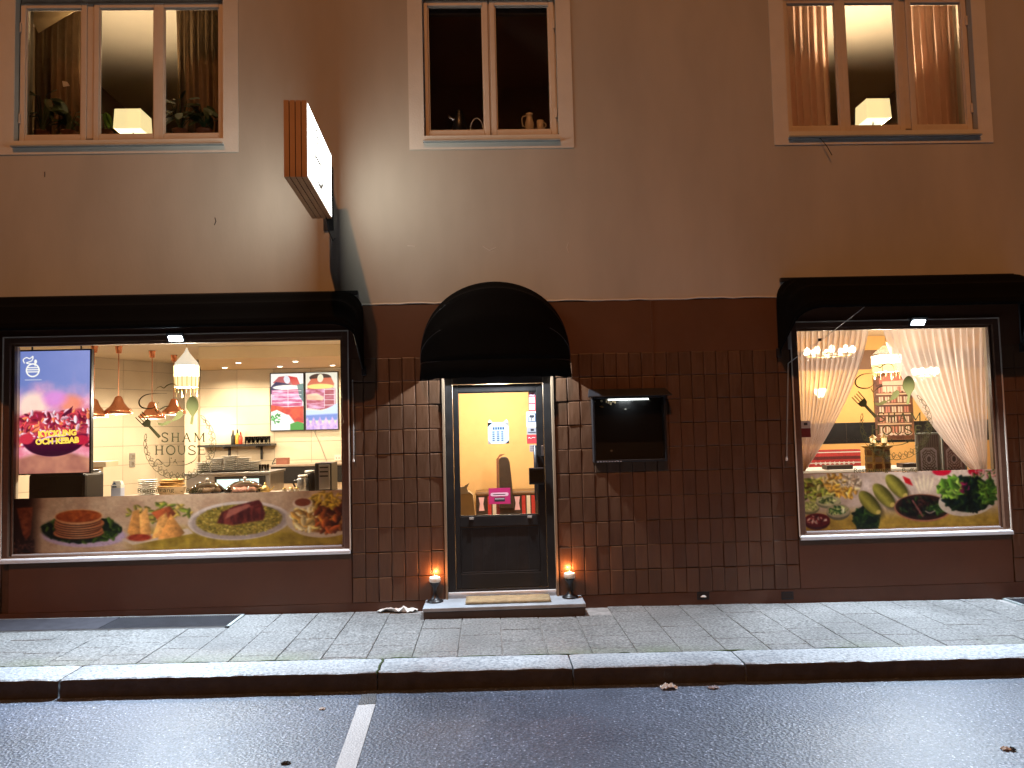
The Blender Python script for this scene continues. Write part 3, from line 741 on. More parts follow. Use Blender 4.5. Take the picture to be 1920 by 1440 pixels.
# hidden-under-awning lamp over the door: small LED bulkhead
LEDC = (.80, .90, 1.0)
dl = thing('door_floodlight', (.09, -.12, 2.62), 'small LED floodlight under the half-dome awning above the door', 'floodlight')
MB().box(-.0, .18, -.20, -.10, 2.66, 2.70).build('housing', 'black_metal', dl, bevel=.005)
MB().box(.01, .17, -.195, -.105, 2.652, 2.6595).build('led_panel', 'led', dl)
MB().tube([(.09, -.11, 2.68), (.09, -.007, 2.70)], .012, 8).build('bracket', 'black_metal', dl)
lamp('SPOT', (.09, -.20, 2.645), 420, LEDC, dl, .03, target=(.09, -.26, 0), spot=R(166), blend=.12)
# floodlights over the two shop windows
def flood(px, py, lab, e):
    p = at(px, py, -.20); t = thing('window_floodlight', (p.x, p.y, p.z), lab, 'floodlight', 'floodlights over the shop windows')
    Mx = Matrix.Rotation(R(-48), 3, 'X')
    MB().cbox((p.x, p.y+.01, p.z+.012), (.16, .11, .03), Mx).build('housing', 'black_metal', t, bevel=.004)
    MB().cbox((p.x, p.y+.002, p.z-.0055), (.125, .055, .005), Mx).build('led_panel', 'led', t)
    MB().tube([(p.x, p.y+.04, p.z+.03), (p.x, -.03, p.z+.06)], .010, 8).build('bracket', 'black_metal', t)
    lamp('SPOT', (p.x, p.y-.012, p.z-.035), e, (.70, .85, 1.0), t, .03, target=(p.x, p.y-2.1, 0), spot=R(130), blend=.6)
flood(329, 634, 'glaring white floodlight at the top of the wide left window', 1250)
flood(1722, 604, 'glaring white floodlight at the top of the square right window', 1150)

# ================================================================== HANGING SIGN
L_, TH_, YI = 1.19, .185, -.40
sg_in = at(622, 408, YI); sg_ti = at(619.5, 291, YI)
zt, zb = sg_ti.z, sg_in.z; xr = sg_in.x
sg = thing('light_box_sign', (xr-TH_/2, YI, zb), 'projecting light-box sign with glowing white faces and ribbed brown edge', 'sign')
Mz = Matrix.Rotation(math.atan2(at(577, 326, YI-L_).x-xr, L_), 4, 'Z'); piv = Vector((xr, YI, 0))
def sp(x_, y_, z_):
    v = Mz @ Vector((x_, y_, 0)); return (piv.x+v.x, piv.y+v.y, z_)
M('sign_case', (.50, .26, .115), .5, var=.12, vs=4)
M('sign_groove', (.06, .03, .018), .6)
def sbox(b, x0, x1, y0, y1, z0, z1):
    b.add([sp(x0, y0, z0), sp(x1, y0, z0), sp(x1, y1, z0), sp(x0, y1, z0), sp(x0, y0, z1), sp(x1, y0, z1), sp(x1, y1, z1), sp(x0, y1, z1)],
          [(0, 3, 2, 1), (4, 5, 6, 7), (0, 1, 5, 4), (1, 2, 6, 5), (2, 3, 7, 6), (3, 0, 4, 7)]); return b
sbox(MB(), -TH_+.006, -.006, -L_, 0, zb, zt).build('core', 'sign_groove', sg)
for k in range(4):      # raised ribs round the edge
    a = -TH_+.003+k*.0465; b = MB()
    sbox(b, a, a+.040, -L_-.010, -L_-.0005, zb-.009, zt+.009); sbox(b, a, a+.040, -L_, 0, zb-.009, zb-.0005); sbox(b, a, a+.040, -L_, 0, zt+.0005, zt+.009)
    b.build('edge_rib', 'sign_case', sg)
pr = Print(0, 0, 220, 120, 1.2, (251, 251, 242))
G = (26, 26, 24)
for pts, w_ in (([(60, 16), (85, 12), (76, 24), (104, 20)], 5), ([(72, 34), (98, 32)], 5), ([(70, 44), (70, 62), (112, 62), (112, 40), (96, 38)], 7)):
    pr.fill(pr.m_line(pts, w_), (20, 20, 18))
ring = pr.m_line([(100+38*math.cos(a), 72+30*math.sin(a)) for a in np.linspace(-.9, 3.9, 30)], 8); pr.fill(ring, G)
for k, wd in enumerate((34, 40)): pr.fill(pr.m_line([(84, 70+k*11), (84+wd, 70+k*11)], 4), G, .8)
for k in range(9): pr.fill(pr.m_line([(150+k*6, 104), (153+k*6, 110)], 2), G, .8)
for side, xx in ((1, .001), (-1, -TH_-.001)):
    f = pr.build('lit_face', (0, L_-.02, zb+.006, zt-.006), 0, 'sign_face', sg)
    me = f.data; f.location = Vector((0, 0, 0))-WLOC[sg.name]
    for v in me.vertices:
        u = v.co.x+(L_-.02)/2; yy = -L_+.01+u if side > 0 else -.01-u
        v.co = Vector(sp(xx, yy, v.co.z+zb+.006))
for zz in (zb+.10, zt-.10):
    b = MB(); sbox(b, -TH_/2-.015, -TH_/2+.015, 0, .392, zz-.015, zz+.015); b.build('wall_bracket', 'black_metal', sg)
b = MB(); sbox(b, -TH_/2-.05, -TH_/2+.05, .385, .396, zb-.02, zt+.02); b.build('wall_plate', 'black_metal', sg)
MB().tube([sp(-.05, -.03, zb-.005), sp(-.035, .05, zb-.12), sp(-.03, .25, zb-.16), sp(-.03, .39, zb-.10)], .006, 6).build('cable', 'black_metal', sg)

# ================================================================== DOOR
zd0, zd1 = .115, 2.232
dr = MB().frame(-.425, .635, zd0, zd1, .075, .06, .15, .02).build('entrance_door', 'door_paint', bld, bevel=.004); tag(dr, 'black part-glazed entrance door between pale jambs')
for a, b_ in ((-.447, -.4255), (.6355, .657)):
    MB().box(a, b_, -.020, .17, .06, zd1+.002).build('pale_jamb', 'jamb', dr)
g = rect(860, 726, 1008, 960, .10); gx0, gx1, gz0, gz1 = g[0], g[1], .845, 2.075
lx0, lx1 = -.345, .555
MB().box(lx0, gx0, .075, .125, zd0+.025, zd1-.08).build('stile', 'door_paint', dr, bevel=.004)
MB().box(gx1, lx1, .075, .125, zd0+.025, zd1-.08).build('stile', 'door_paint', dr, bevel=.004)
MB().box(gx0, gx1, .0755, .1245, gz1, zd1-.08).build('top_rail', 'door_paint', dr, bevel=.004)
MB().box(gx0, gx1, .0755, .1245, .745, gz0).build('lock_rail', 'door_paint', dr, bevel=.004)
MB().box(gx0, gx1, .0755, .1245, zd0+.025, .285).build('bottom_rail', 'door_paint', dr, bevel=.004)
MB().box(gx0, gx1, .092, .115, .286, .744).build('kick_panel', 'door_paint', dr)
MB().frame(gx0+.004, gx1-.004, .289, .741, .013, .080, .0915).build('panel_moulding', 'door_paint', dr, bevel=.003)
for k in range(1, 7):
    xx = gx0+(gx1-gx0)*k/7; MB().box(xx-.002, xx+.002, .0905, .0918, .31, .72).build('panel_groove', 'black_plastic', dr)
MB().box(gx0-.004, gx1+.004, .098, .103, gz0-.004, gz1+.004).build('pane', 'glass', dr)
MB().frame(gx0+.0005, gx1-.0005, gz0+.0005, gz1-.0005, .009, .080, .0975).build('glazing_bead', 'door_paint', dr)
for px_ in (884, 993):
    p = at(px_, 964, .07); MB().box(p.x-.022, p.x+.022, .058, .0745, .815, .838).build('glazing_clip', 'grey_plastic', dr, bevel=.003)
# pull handle and lock box
hx = at(1004, 880, .05).x
MB().tube([(hx, .035, .99), (hx, .035, 1.53)], .017, 10).build('pull_handle', 'black_metal', dr, smooth=True)
for hz in (1.04, 1.48): MB().tube([(hx, .035, hz), (hx, .0745, hz)], .011, 8).build('handle_post', 'black_metal', dr)
p = at(1006, 892, .03); MB().box(p.x-.075, p.x+.075, .012, .034, p.z-.085, p.z+.08).build('lock_box', 'black_plastic', dr, bevel=.006)
MB().box(p.x-.066, p.x+.066, .0095, .0118, p.z-.06, p.z+.072).build('lock_box_screen', 'glass_dark', dr)
p = at(1017, 845, .07); MB().box(p.x-.012, p.x+.012, .064, .0745, p.z-.05, p.z+.05).build('lock_plate', 'steel', dr, bevel=.003)
MB().box(-.424, .634, .02, .16, .093, .1145).build('threshold', 'alu', dr, bevel=.003)
# stickers and notices on the glass
SY = .0965
def srect(x0, y0, x1, y1, Y=SY): return rect(x0, y0, x1, y1, Y)
def plate(name, r, mat, Y, parent=None, t=.0012): return MB().box(r[0], r[1], Y-t, Y, r[2], r[3]).build(name, mat, parent)
def thing_at(name, r, Y, lab, cat, group=None): return thing(name, ((r[0]+r[1])/2, Y, r[2]), lab, cat, group)
r = srect(991, 728, 1004, 771); t = thing_at('sticker_strip', r, SY, 'narrow red strip of three pink delivery stickers at top of the door glass', 'sticker')
plate('backing', r, 'red_print', SY, t)
for k in range(3):
    y0 = 731+k*13.5; plate('square', srect(992.5, y0, 1002.5, y0+10.5), 'pink_ink', SY-.0014, t, .0006)
    for q in range(2): plate('print_line', srect(994.5, y0+2.5+q*4, 1001, y0+4+q*4), 'red_print', SY-.0022, t, .0004)
r = srect(987, 772, 1007, 801); t = thing_at('camera_notice', r, SY, 'white surveillance notice with boxed camera symbol on the door glass', 'sign')
plate('sheet', r, 'white_gloss', SY, t)
a = srect(989.5, 775, 1004.5, 791); MB().frame(*a, .008, SY-.002, SY-.0014).build('border', 'blue_print', t)
cb = srect(992, 778, 1002, 783.5); MB().prism([(cb[0], cb[2]+.004), (cb[1]-.012, cb[2]), (cb[1], cb[2]+.008), (cb[1]-.004, cb[3]), (cb[0]+.004, cb[3])], SY-.002, SY-.0014).build('camera_symbol', 'ink', t)
plate('mount_symbol', srect(996, 783.6, 998, 789), 'ink', SY-.0014, t, .0006)
[plate('caption_mark', (r[0]+.010+k*.017, r[0]+.020+k*.017, r[2]+.016, r[2]+.028), 'grey_print', SY-.0014, t, .0005) for k in range(5)]
r = srect(988, 802, 1007, 814.5); t = thing_at('payment_sticker', r, SY, 'lilac-grey sticker with dark mark below the camera notice', 'sticker')
plate('sheet', r, 'grey_print', SY, t); plate('mark', srect(995, 804, 1001, 808), 'ink', SY-.0014, t, .0005); plate('line', srect(990, 810, 1005, 811.5), 'ink', SY-.0014, t, .0005)
r = srect(988, 815, 1007, 832); t = thing_at('red_sticker', r, SY, 'red sticker with white script on the door glass', 'sticker')
plate('sheet', r, 'red_print', SY, t); MB().tube(smooth_pts([(r[0]+.015, SY-.0016, r[2]+.05), (r[0]+.025, SY-.0016, r[2]+.065), (r[0]+.04, SY-.0016, r[2]+.05), (r[0]+.06, SY-.0016, r[2]+.062), (r[0]+.085, SY-.0016, r[2]+.056)]), .0022, 5).build('script_stroke', 'white_gloss', t)
r = srect(993, 834, 1005, 847); t = thing_at('grey_sticker', r, SY, 'small grey patterned square sticker under the red one', 'sticker')
plate('sheet', r, 'grey_print', SY, t)
for k in range(3): plate('row', (r[0]+.005, r[1]-.005, r[2]+.009+k*.02, r[2]+.02+k*.02), 'carved', SY-.0014, t, .0005)
# opening hours sheet hung inside the glass
HY = SY
r = rect(915, 792, 954, 832, HY); t = thing_at('opening_hours', r, HY, 'pale blue opening-hours sheet with dark corners taped on the door glass', 'notice')
plate('sheet', r, 'paper', HY, t)
W_ = r[1]-r[0]; H_ = r[3]-r[2]
for (cx_, cz_, s1, s2_, mt) in ((r[0], r[3], 1, -1, 'black_plastic'), (r[1], r[3], -1, -1, 'grey_plastic'), (r[1], r[2], -1, 1, 'black_plastic'), (r[0], r[2], 1, 1, 'grey_plastic')):
    k = .045 if s2_ < 0 else .035
    MB().prism([(cx_, cz_), (cx_+s1*k, cz_), (cx_+s1*k*.55, cz_+s2_*k*.45), (cx_, cz_+s2_*k*.9)], HY-.0024, HY-.0014).build('dark_corner', mt, t)
for s1, xx in ((1, r[0]), (-1, r[1])):
    MB().prism([(xx+s1*.004, r[3]+.001), (xx+s1*.05, r[3]+.001), (xx+s1*.018, r[3]+.03)], HY-.001, HY).build('tape', 'white_paint', t)
[plate('heading_mark', ((r[0]+r[1])/2-.055+k*.024, (r[0]+r[1])/2-.038+k*.024, r[3]-.072, r[3]-.046), 'blue_print', HY-.0014, t, .0005) for k in range(5)]
for k in range(5):
    for q, ww in enumerate((.022, .024, .020)):
        xx = (r[0]+r[1])/2-.06+q*.044; plate('hours_mark', (xx, xx+ww, r[3]-.100-k*.021, r[3]-.090-k*.021), 'blue_print', HY-.0014, t, .0005)
r = rect(916.5, 915, 957, 945, SY); t = thing_at('magenta_card_sticker', r, SY, 'magenta sticker with pink speech bubble low on the door glass', 'sticker')
plate('sheet', r, 'magenta', SY, t)
W_ = r[1]-r[0]; zc = r[2]+.095; xa, xb = r[0]+.035, r[1]-.035
b = MB(); pts = [(xb-.0+.018*math.cos(a), zc+.018*math.sin(a)) for a in np.linspace(-1.57, 1.57, 7)]+[(xa+.018*math.cos(a), zc+.018*math.sin(a)) for a in np.linspace(1.57, 4.71, 7)]
b.prism(pts, SY-.002, SY-.0014); b.build('bubble', 'pink_ink', t)
plate('bubble_line', (r[0]+.045, r[1]-.05, zc-.004, zc+.003), 'ink', SY-.0021, t, .0004)
plate('dark_bar', (r[0]+.055, r[1]-.055, r[2]+.025, r[2]+.065), 'ink', SY-.0014, t, .0006); plate('bar_line', (r[0]+.06, r[1]-.06, r[2]+.046, r[2]+.058), 'grey_print', SY-.0021, t, .0004)

# ------------------------------------------------ step, mat, candles
stz = .062
st = MB(); x0, x1, y0 = -.635, .868, -.355
st.box(x0, x1, y0, .0, -.12, stz-.035); stp = thing('door_step', ((x0+x1)/2, -.18, gz(.1)), 'low stone step with blue-grey top under the entrance door', 'step')
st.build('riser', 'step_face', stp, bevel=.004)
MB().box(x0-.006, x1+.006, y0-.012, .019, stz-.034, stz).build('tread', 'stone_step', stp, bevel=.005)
MB().box(-.424, .634, .0195, .30, -.1, stz+.03).build('sill_block', 'stone_step', stp, bevel=.004)
q = [at_z(*p, stz) for p in ((873, 1106), (1029, 1104), (1033, 1128), (873, 1133))]
b = MB(); nu, nv = 22, 8
mx0, mx1 = q[3].x, q[2].x
b.grid(lambda u, v: (mx0+(mx1-mx0)*u, -.275+.26*v, stz+.016+.0035*math.sin(u*17)*math.sin(v*9)), nu, nv)
mt_ = b.build('door_mat', 'coir', None, smooth=True, solid=.02); tag(mt_, 'worn straw-coloured coir mat lying on the door step', 'doormat')
def candle(px, py, lab, zbase):
    p = at(px, py, -.10); x_, y_ = p.x, -.10
    t = thing('candle_holder', (x_, y_, zbase), lab, 'candle holder', 'candle holders beside the door')
    MB().lathe([(.078, 0), (.080, .008), (.074, .016), (.05, .024), (.034, .042), (.018, .075), (.015, .11), (.018, .135), (.036, .158), (.047, .178), (.048, .19), (.040, .192)], (x_, y_, zbase), 24).build('goblet', 'black_metal', t, smooth=True)
    c = MB().lathe([(.041, .186), (.052, .19), (.056, .205), (.054, .222), (.050, .236), (.040, .232), (.02, .226), (.006, .225)], (x_, y_, zbase), 22, jit=lambda k, z: .05*math.sin(k*1.7)*math.cos(z*40)).build('wax_candle', 'wax', t, smooth=True)
    MB().tube([(x_, y_, zbase+.225), (x_, y_, zbase+.243)], .0018, 6).build('wick', 'ink', t)
    MB().lathe([(.001, 0), (.004, .004), (.005, .010), (.0035, .018), (.001, .026)], (x_, y_, zbase+.238), 10).build('flame', 'flame', t, smooth=True)
    lamp('POINT', (x_, y_+.03, zbase+.262), 4.5, (1., .34, .09), t, .006)
candle(816, 1128, 'black goblet candle holder with lit candle left of the door', stz)
candle(1069, 1114, 'black goblet candle holder with lit candle right of the door', stz)

# ================================================================== MENU BOX
r = rect(1112, 742, 1250, 866, -.11); bx0, bx1, bz0, bz1 = r
mb = thing('menu_case', ((bx0+bx1)/2, -.06, bz0), 'black wall-mounted menu case with small lit canopy right of the door', 'menu case')
MB().box(bx0, bx1, -.018, -.008, bz0, bz1).build('back_panel', 'black_plastic', mb)
MB().frame(bx0, bx1, bz0, bz1, .022, -.115, -.0185).build('case_frame', 'black_metal', mb, bevel=.004)
MB().box(bx0+.022, bx1-.022, -.110, -.106, bz0+.022, bz1-.022).build('pane', 'glass_dark', mb)
b = MB(); zr0 = bz1+.002
b.add([(bx0-.05, -.19, zr0), (bx1+.05, -.19, zr0), (bx1+.02, -.012, zr0+.075), (bx0-.02, -.012, zr0+.075), (bx0-.05, -.19, zr0-.012), (bx1+.05, -.19, zr0-.012), (bx1+.02, -.012, zr0-.0), (bx0-.02, -.012, zr0-.0)],
      [(0, 1, 2, 3), (0, 4, 5, 1), (0, 3, 7, 4), (1, 5, 6, 2), (4, 7, 6, 5), (3, 2, 6, 7)])
b.build('canopy_roof', 'black_metal', mb, bevel=.004)
mx = (bx0+bx1)/2
MB().tube([(mx-.20, -.075, bz1-.034), (mx+.20, -.075, bz1-.034)], .007, 8).build('light_tube', 'led_strip', mb)
lamp('AREA', (mx-.02, -.07, bz1-.046), .55, LEDC, mb, .12, target=(mx-.02, -.05, bz0))
for (fx, fz, mtn, s_) in ((.05, .93, 'grey_plastic', .011), (.145, .93, 'paper_bag', .012), (.50, .95, 'white_gloss', .013), (.80, .93, 'grey_plastic', .012), (.26, .17, 'grey_plastic', .012), (.47, .80, 'grey_plastic', .010)):
    MB().lathe([(s_, 0), (s_, .004), (s_*.4, .006)], (0, 0, 0), 10)
    xx, zz = bx0+(bx1-bx0)*fx, bz0+(bz1-bz0)*fz
    bb = MB(); bb.prism([(xx+s_*math.cos(a), zz+s_*.9*math.sin(a)) for a in np.linspace(0, 6.28, 9)[:-1]], -.024, -.0185); bb.build('magnet', mtn, mb)
for k in range(5):
    xx = bx0+.145+k*.021; zz = bz1-.055-(k % 3)*.012
    MB().prism([(xx, zz), (xx+.014, zz-.006), (xx+.018, zz+.018), (xx+.006, zz+.03)], -.030, -.019).build('leaf_garland', 'paper_bag', mb)
xx, zz = bx0+.10, bz1-.10; MB().prism([(xx-.02, zz+.004), (xx+.01, zz-.010), (xx+.026, zz-.004), (xx+.006, zz+.012)], -.030, -.019).build('gold_leaf', 'brass', mb)
for k in range(9): MB().box(bx0+.03+k*.028, bx0+.046+k*.028, -.1175, -.1155, bz0+.004, bz0+.012).build('price_mark', 'grey_print', mb)

# ================================================================== STREET SMALL THINGS
def grate(x0, x1, y0, y1, lab, solid_to=None):
    t = thing('light_well_grate', ((x0+x1)/2, (y0+y1)/2, gz((x0+x1)/2)), lab, 'grate')
    z = lambda xx: gz(xx)
    b = MB(); b.add([(x0, y0, z(x0)-.02), (x1, y0, z(x1)-.02), (x1, y1, z(x1)-.02), (x0, y1, z(x0)-.02)], [(0, 1, 2, 3)]); b.build('pit', 'wire', t)
    for (a, b_, c, d) in ((x0, x1, y0, y0+.03), (x0, x1, y1-.02, y1), (x1-.03, x1, y0, y1), (x0, x0+.03, y0, y1)):
        bb = MB(); bb.add([(a, c, z(a)+.006), (b_, c, z(b_)+.006), (b_, d, z(b_)+.006), (a, d, z(a)+.006), (a, c, z(a)-.03), (b_, c, z(b_)-.03), (b_, d, z(b_)-.03), (a, d, z(a)-.03)],
               [(0, 1, 2, 3), (0, 4, 5, 1), (1, 5, 6, 2), (2, 6, 7, 3), (3, 7, 4, 0)]); bb.build('edge_bar', 'steel' if c == y0 and b_-a > 1 else 'zinc', t)
    bb = MB(); k = x0+.05
    while k < x1-.04:
        bb.box(k, k+.006, y0+.031, y1-.021, z(k)-.018, z(k)+.001); k += .022
    o = bb.build('grate_bars', 'grate_metal', t); o['kind'] = 'stuff'
    if solid_to:
        b = MB(); b.add([(x0, y0+.031, z(x0)+.004), (solid_to, y0+.031, z(solid_to)+.004), (solid_to+.0, y1-.021, z(solid_to)+.004), (x0, y1-.021, z(x0)+.004)], [(0, 1, 2, 3)]); b.build('cover_plate', 'grate_metal', t)
grate(GR0, GR1, GRY, -.012, 'long dark metal grate in the pavement under the wide left window', -3.55)
grate(5.06, 6.8, -.33, -.012, 'dark metal grate in the pavement at the right edge')
def crumple(name, lab, x0, y0, z0, w_, d_, h_, mat, seed, tilt=True):
    rs = np.random.RandomState(seed); n = 9; Hh = rs.rand(n+1, n+1)*h_
    def f(u, v):
        i, j = int(round(u*n)), int(round(v*n)); e = .06*rs.rand()
        return (x0+w_*(u-.5)*(1+.25*(rs.rand()-.5)), y0+d_*(v-.5)*(1+.25*(rs.rand()-.5)), z0+.002+Hh[j, i]*math.sin(math.pi*min(max(u, .06), .94))**.5)
    b = MB(); b.grid(f, n, n); return tag(b.build(name, mat, None, solid=.002), lab, 'litter')
p = at_z(740, 1149, gz(-.9)); crumple('crumpled_paper', 'crumpled pale paper on the pavement beside the step', p.x+.02, p.y+.06, gz(p.x), .36, .13, .055, 'litter', 4)
p = zr(1249, 1283); crumple('paper_scrap', 'white paper scrap in the gutter right of the door', p.x, p.y-.09, gz(p.x)-.125, .11, .07, .035, 'litter', 5)
p = zr(1333, 1285); crumple('plastic_scrap', 'grey plastic scrap in the gutter, rightmost by the kerb', p.x, p.y-.07, gz(p.x)-.125, .075, .04, .02, 'litter_grey', 6)
p = zr(1886, 1406); crumple('wrapper', 'small pale wrapper on the road at far right', p.x, p.y, gz(p.x)-.125, .05, .03, .018, 'litter', 7)
p = zr(1899, 1407); crumple('dark_scrap', 'black scrap beside the pale wrapper on the road', p.x, p.y, gz(p.x)-.125, .03, .03, .02, 'wire', 8)
p = zr(604, 1330); crumple('leaf_litter', 'tiny pale scrap on the road left of the white line', p.x, p.y, gz(p.x)-.125, .04, .03, .01, 'litter', 9)
p = zr(536, 1432); crumple('dark_leaf', 'small dark leaf on the road at the bottom edge', p.x, p.y, gz(p.x)-.125, .05, .03, .012, 'wire', 10)
# awning crank rods
p0, p1 = at(661, 712, -.05), at(663, 866, -.05)
t = thing('awning_rod', (p1.x, -.05, p1.z), 'thin pale awning rod hanging at the right end of the left awning', 'rod', 'awning rods')
MB().tube([p0, (p0+p1)/2+Vector((.004, 0, 0)), p1], .006, 8).build('rod', 'rod', t); MB().lathe([(.008, 0), (.011, .01), (.008, .03)], p1, 10).build('tip', 'white_gloss', t)
p0, p1 = at(1478, 681, -.06), at(1475, 864, -.06)
t = thing('awning_rod', (p1.x, -.06, p1.z), 'thin pale awning rod hanging at the left end of the right awning', 'rod', 'awning rods')
MB().tube([p0, (p0+p1)/2, p1], .006, 8).build('rod', 'rod', t); MB().lathe([(.009, 0), (.012, .012), (.007, .035)], p1, 10).build('tip', 'white_gloss', t)
q1 = at(1638, 562, -.45)
MB().tube([p0, (q1+p0)/2+Vector((0, 0, -.012)), q1], .004, 6).build('stay_cord', 'rod', t)
mp = (p0*.62+q1*.38); MB().cbox(mp, (.03, .02, .025)).build('cord_clip', 'black_plastic', t)
b = MB(); b.box(at(1478, 600, -.04).x-.012, at(1478, 600, -.04).x+.012, -.05, -.03, at(1478, 655, -.04).z, at(1478, 590, -.04).z); b.build('rod_guide', 'rod', t)
# loose wire under the upper right window, tiny marks on the plaster
a, b_ = at(1538, 259, -.03), at(1560, 291, -.05)
w_ = MB().tube([a+Vector((0, .02, 0)), a, (a+b_)/2+Vector((.004, -.01, 0)), b_], .0045, 6).build('loose_wire', 'wire', None, smooth=True); tag(w_, 'short loose wire dangling under the right upper window', 'wire')
for pts, mt in ((((403, 408), (405, 415), (402, 422)), 'wire'), (((1066, 454), (1063, 464), (1066, 474)), 'trim_plaster'), (((764, 461), (778, 462)), 'trim_plaster'), (((84, 322), (84, 332)), 'wire'), (((905, 462), (918, 470), (930, 464)), 'trim_plaster')):
    MB().tube([at(*p, -.0005) for p in pts], .004, 5).build('plaster_crack', mt, bld)
# ================================================================== KITCHEN (behind the left window)
KY, KC, KH = 5.1, 2.78, 2.95
WARM = (1.0, .80, .54)
kx0 = at(375, 760, KY).x                       # left end of the frontal tiled wall
def wall_tiles(P0, P1, z0, z1, w_, h_, lab_parent):
    """tiles .6x.3 on a vertical plane from P0 to P1"""
    d = Vector((P1[0]-P0[0], P1[1]-P0[1], 0)); L = d.length; d.normalize(); nrm = Vector((d.y, -d.x, 0))
    key = 'kt'; b = MB(); b.box(-w_/2+.003, w_/2-.003, -.006, 0, -h_/2+.003, h_/2-.003); me = b.mesh('wall_tile'); me.materials.append(MT['cream_tile'])
    ang = math.atan2(d.y, d.x); n = int(L/w_)+1; m_ = int((z1-z0)/h_)+1
    for i in range(n):
        for j in range(m_):
            wr = min(w_, L-i*w_); hr = min(h_, z1-z0-j*h_)
            if wr < .05 or hr < .03: continue
            c = Vector((P0[0], P0[1], 0))+d*(i*w_+wr/2); c.z = z0+j*h_+hr/2
            piece(me, 'wall_tile', c, lab_parent, (rnd.uniform(-.002, .002), 0, ang), (wr/w_, 1, hr/h_))
bw = MB().box(kx0-.0, -1.05, KY, KY+.06, 0, KH).build('kitchen_back_wall', 'grout', bld); wall_tiles((kx0, KY), (-1.06, KY), .68, KC, .60, .30, bw)
pA = at(345, 760, 5.75); pB = (pA.x-2.9, 5.75-5.2)     # oblique tiled wall on the left
d = Vector((pA.x-pB[0], pA.y-pB[1], 0)).normalized(); nn = Vector((-d.y, d.x, 0))*.05
ow = MB(); c4 = [Vector((pB[0], pB[1], 0)), Vector((pA.x, pA.y, 0)), Vector((pA.x, pA.y, 0))+nn, Vector((pB[0], pB[1], 0))+nn]
ow.add([(v.x, v.y, 0) for v in c4]+[(v.x, v.y, KH) for v in c4], [(0, 3, 2, 1), (4, 5, 6, 7), (0, 1, 5, 4), (1, 2, 6, 5), (2, 3, 7, 6), (3, 0, 4, 7)])
owo = ow.build('kitchen_oblique_wall', 'grout', bld); wall_tiles(pB, (pA.x, pA.y), .68, KH, .60, .30, owo)
MB().box(at(346, 760, 5.0).x, kx0-.002, 5.0, 5.9, 0, KH).build('kitchen_pillar', 'cream_tile', bld)
MB().box(-1.05, -.97, .122, KY+.06, 0, 3.0).build('partition_wall', 'cream_wall', bld)
MB().box(-9, -1.05, .122, 6.2, -.05, 0).build('kitchen_floor', 'floor_wood', bld)
sfx = at(372, 660, 3.2).x
MB().box(-9, -1.05, .122, 6.2, KH, KH+.05).build('kitchen_ceiling', 'ceiling', bld)
b = MB(); sf = [(sfx, 3.2), (-1.052, 3.2), (-1.052, KY-.008), (kx0+.02, KY-.008), (sfx-.35, 4.2)]
n = len(sf); b.add([(x_, y_, KC) for x_, y_ in sf]+[(x_, y_, KH-.001) for x_, y_ in sf], [tuple(range(n)), tuple(range(2*n-1, n-1, -1))]+[(i, (i+1) % n, (i+1) % n+n, i+n) for i in range(n)])
b.build('ceiling_soffit', 'soffit', bld)
# room lamps: recessed downlights
for k, (px, py, e) in enumerate(((447, 679, 20), (425, 689, 26), (554, 676.5, 20), (525, 686, 26), (624, 684, 26))):
    p = at_z(px, py, KC); p.y = min(p.y, KY-.55)
    t = thing('downlight', (p.x, p.y, KC-.012), ['recessed downlight in the soffit, nearer one left of the menu screens', 'recessed downlight in the soffit, leftmost by the tiled wall', 'recessed downlight in the soffit above the menu screens, nearer row', 'recessed downlight in the soffit just left of the menu screens', 'recessed downlight in the soffit at the right frame edge'][k], 'downlight', 'kitchen downlights')
    MB().lathe([(.05, 0), (.052, .010), (.045, .011)], (p.x, p.y, KC-.012), 16).build('rim', 'white_gloss', t); MB().lathe([(.036, 0), (.036, .003)], (p.x, p.y, KC-.0155), 14).build('lens', 'downlight', t)
    lamp('SPOT', (p.x, p.y, KC-.03), e*2.7, WARM, t, .04, target=(p.x, p.y-.2, 0), spot=R(165), blend=.5)
for (x_, y_, nm) in ((-4.3, 1.5, 'over the counter at left'), (-2.4, 1.5, 'over the counter at right')):
    t = thing('downlight', (x_, y_, KH-.012), 'ceiling downlight '+nm+' near the window', 'downlight', 'kitchen downlights')
    MB().lathe([(.05, 0), (.052, .010), (.045, .011)], (x_, y_, KH-.012), 16).build('rim', 'white_gloss', t); MB().lathe([(.036, 0), (.036, .003)], (x_, y_, KH-.0155), 14).build('lens', 'downlight', t)
    lamp('SPOT', (x_, y_, KH-.03), 230, WARM, t, .05, target=(x_, y_+.5, 0), spot=R(150), blend=.5)
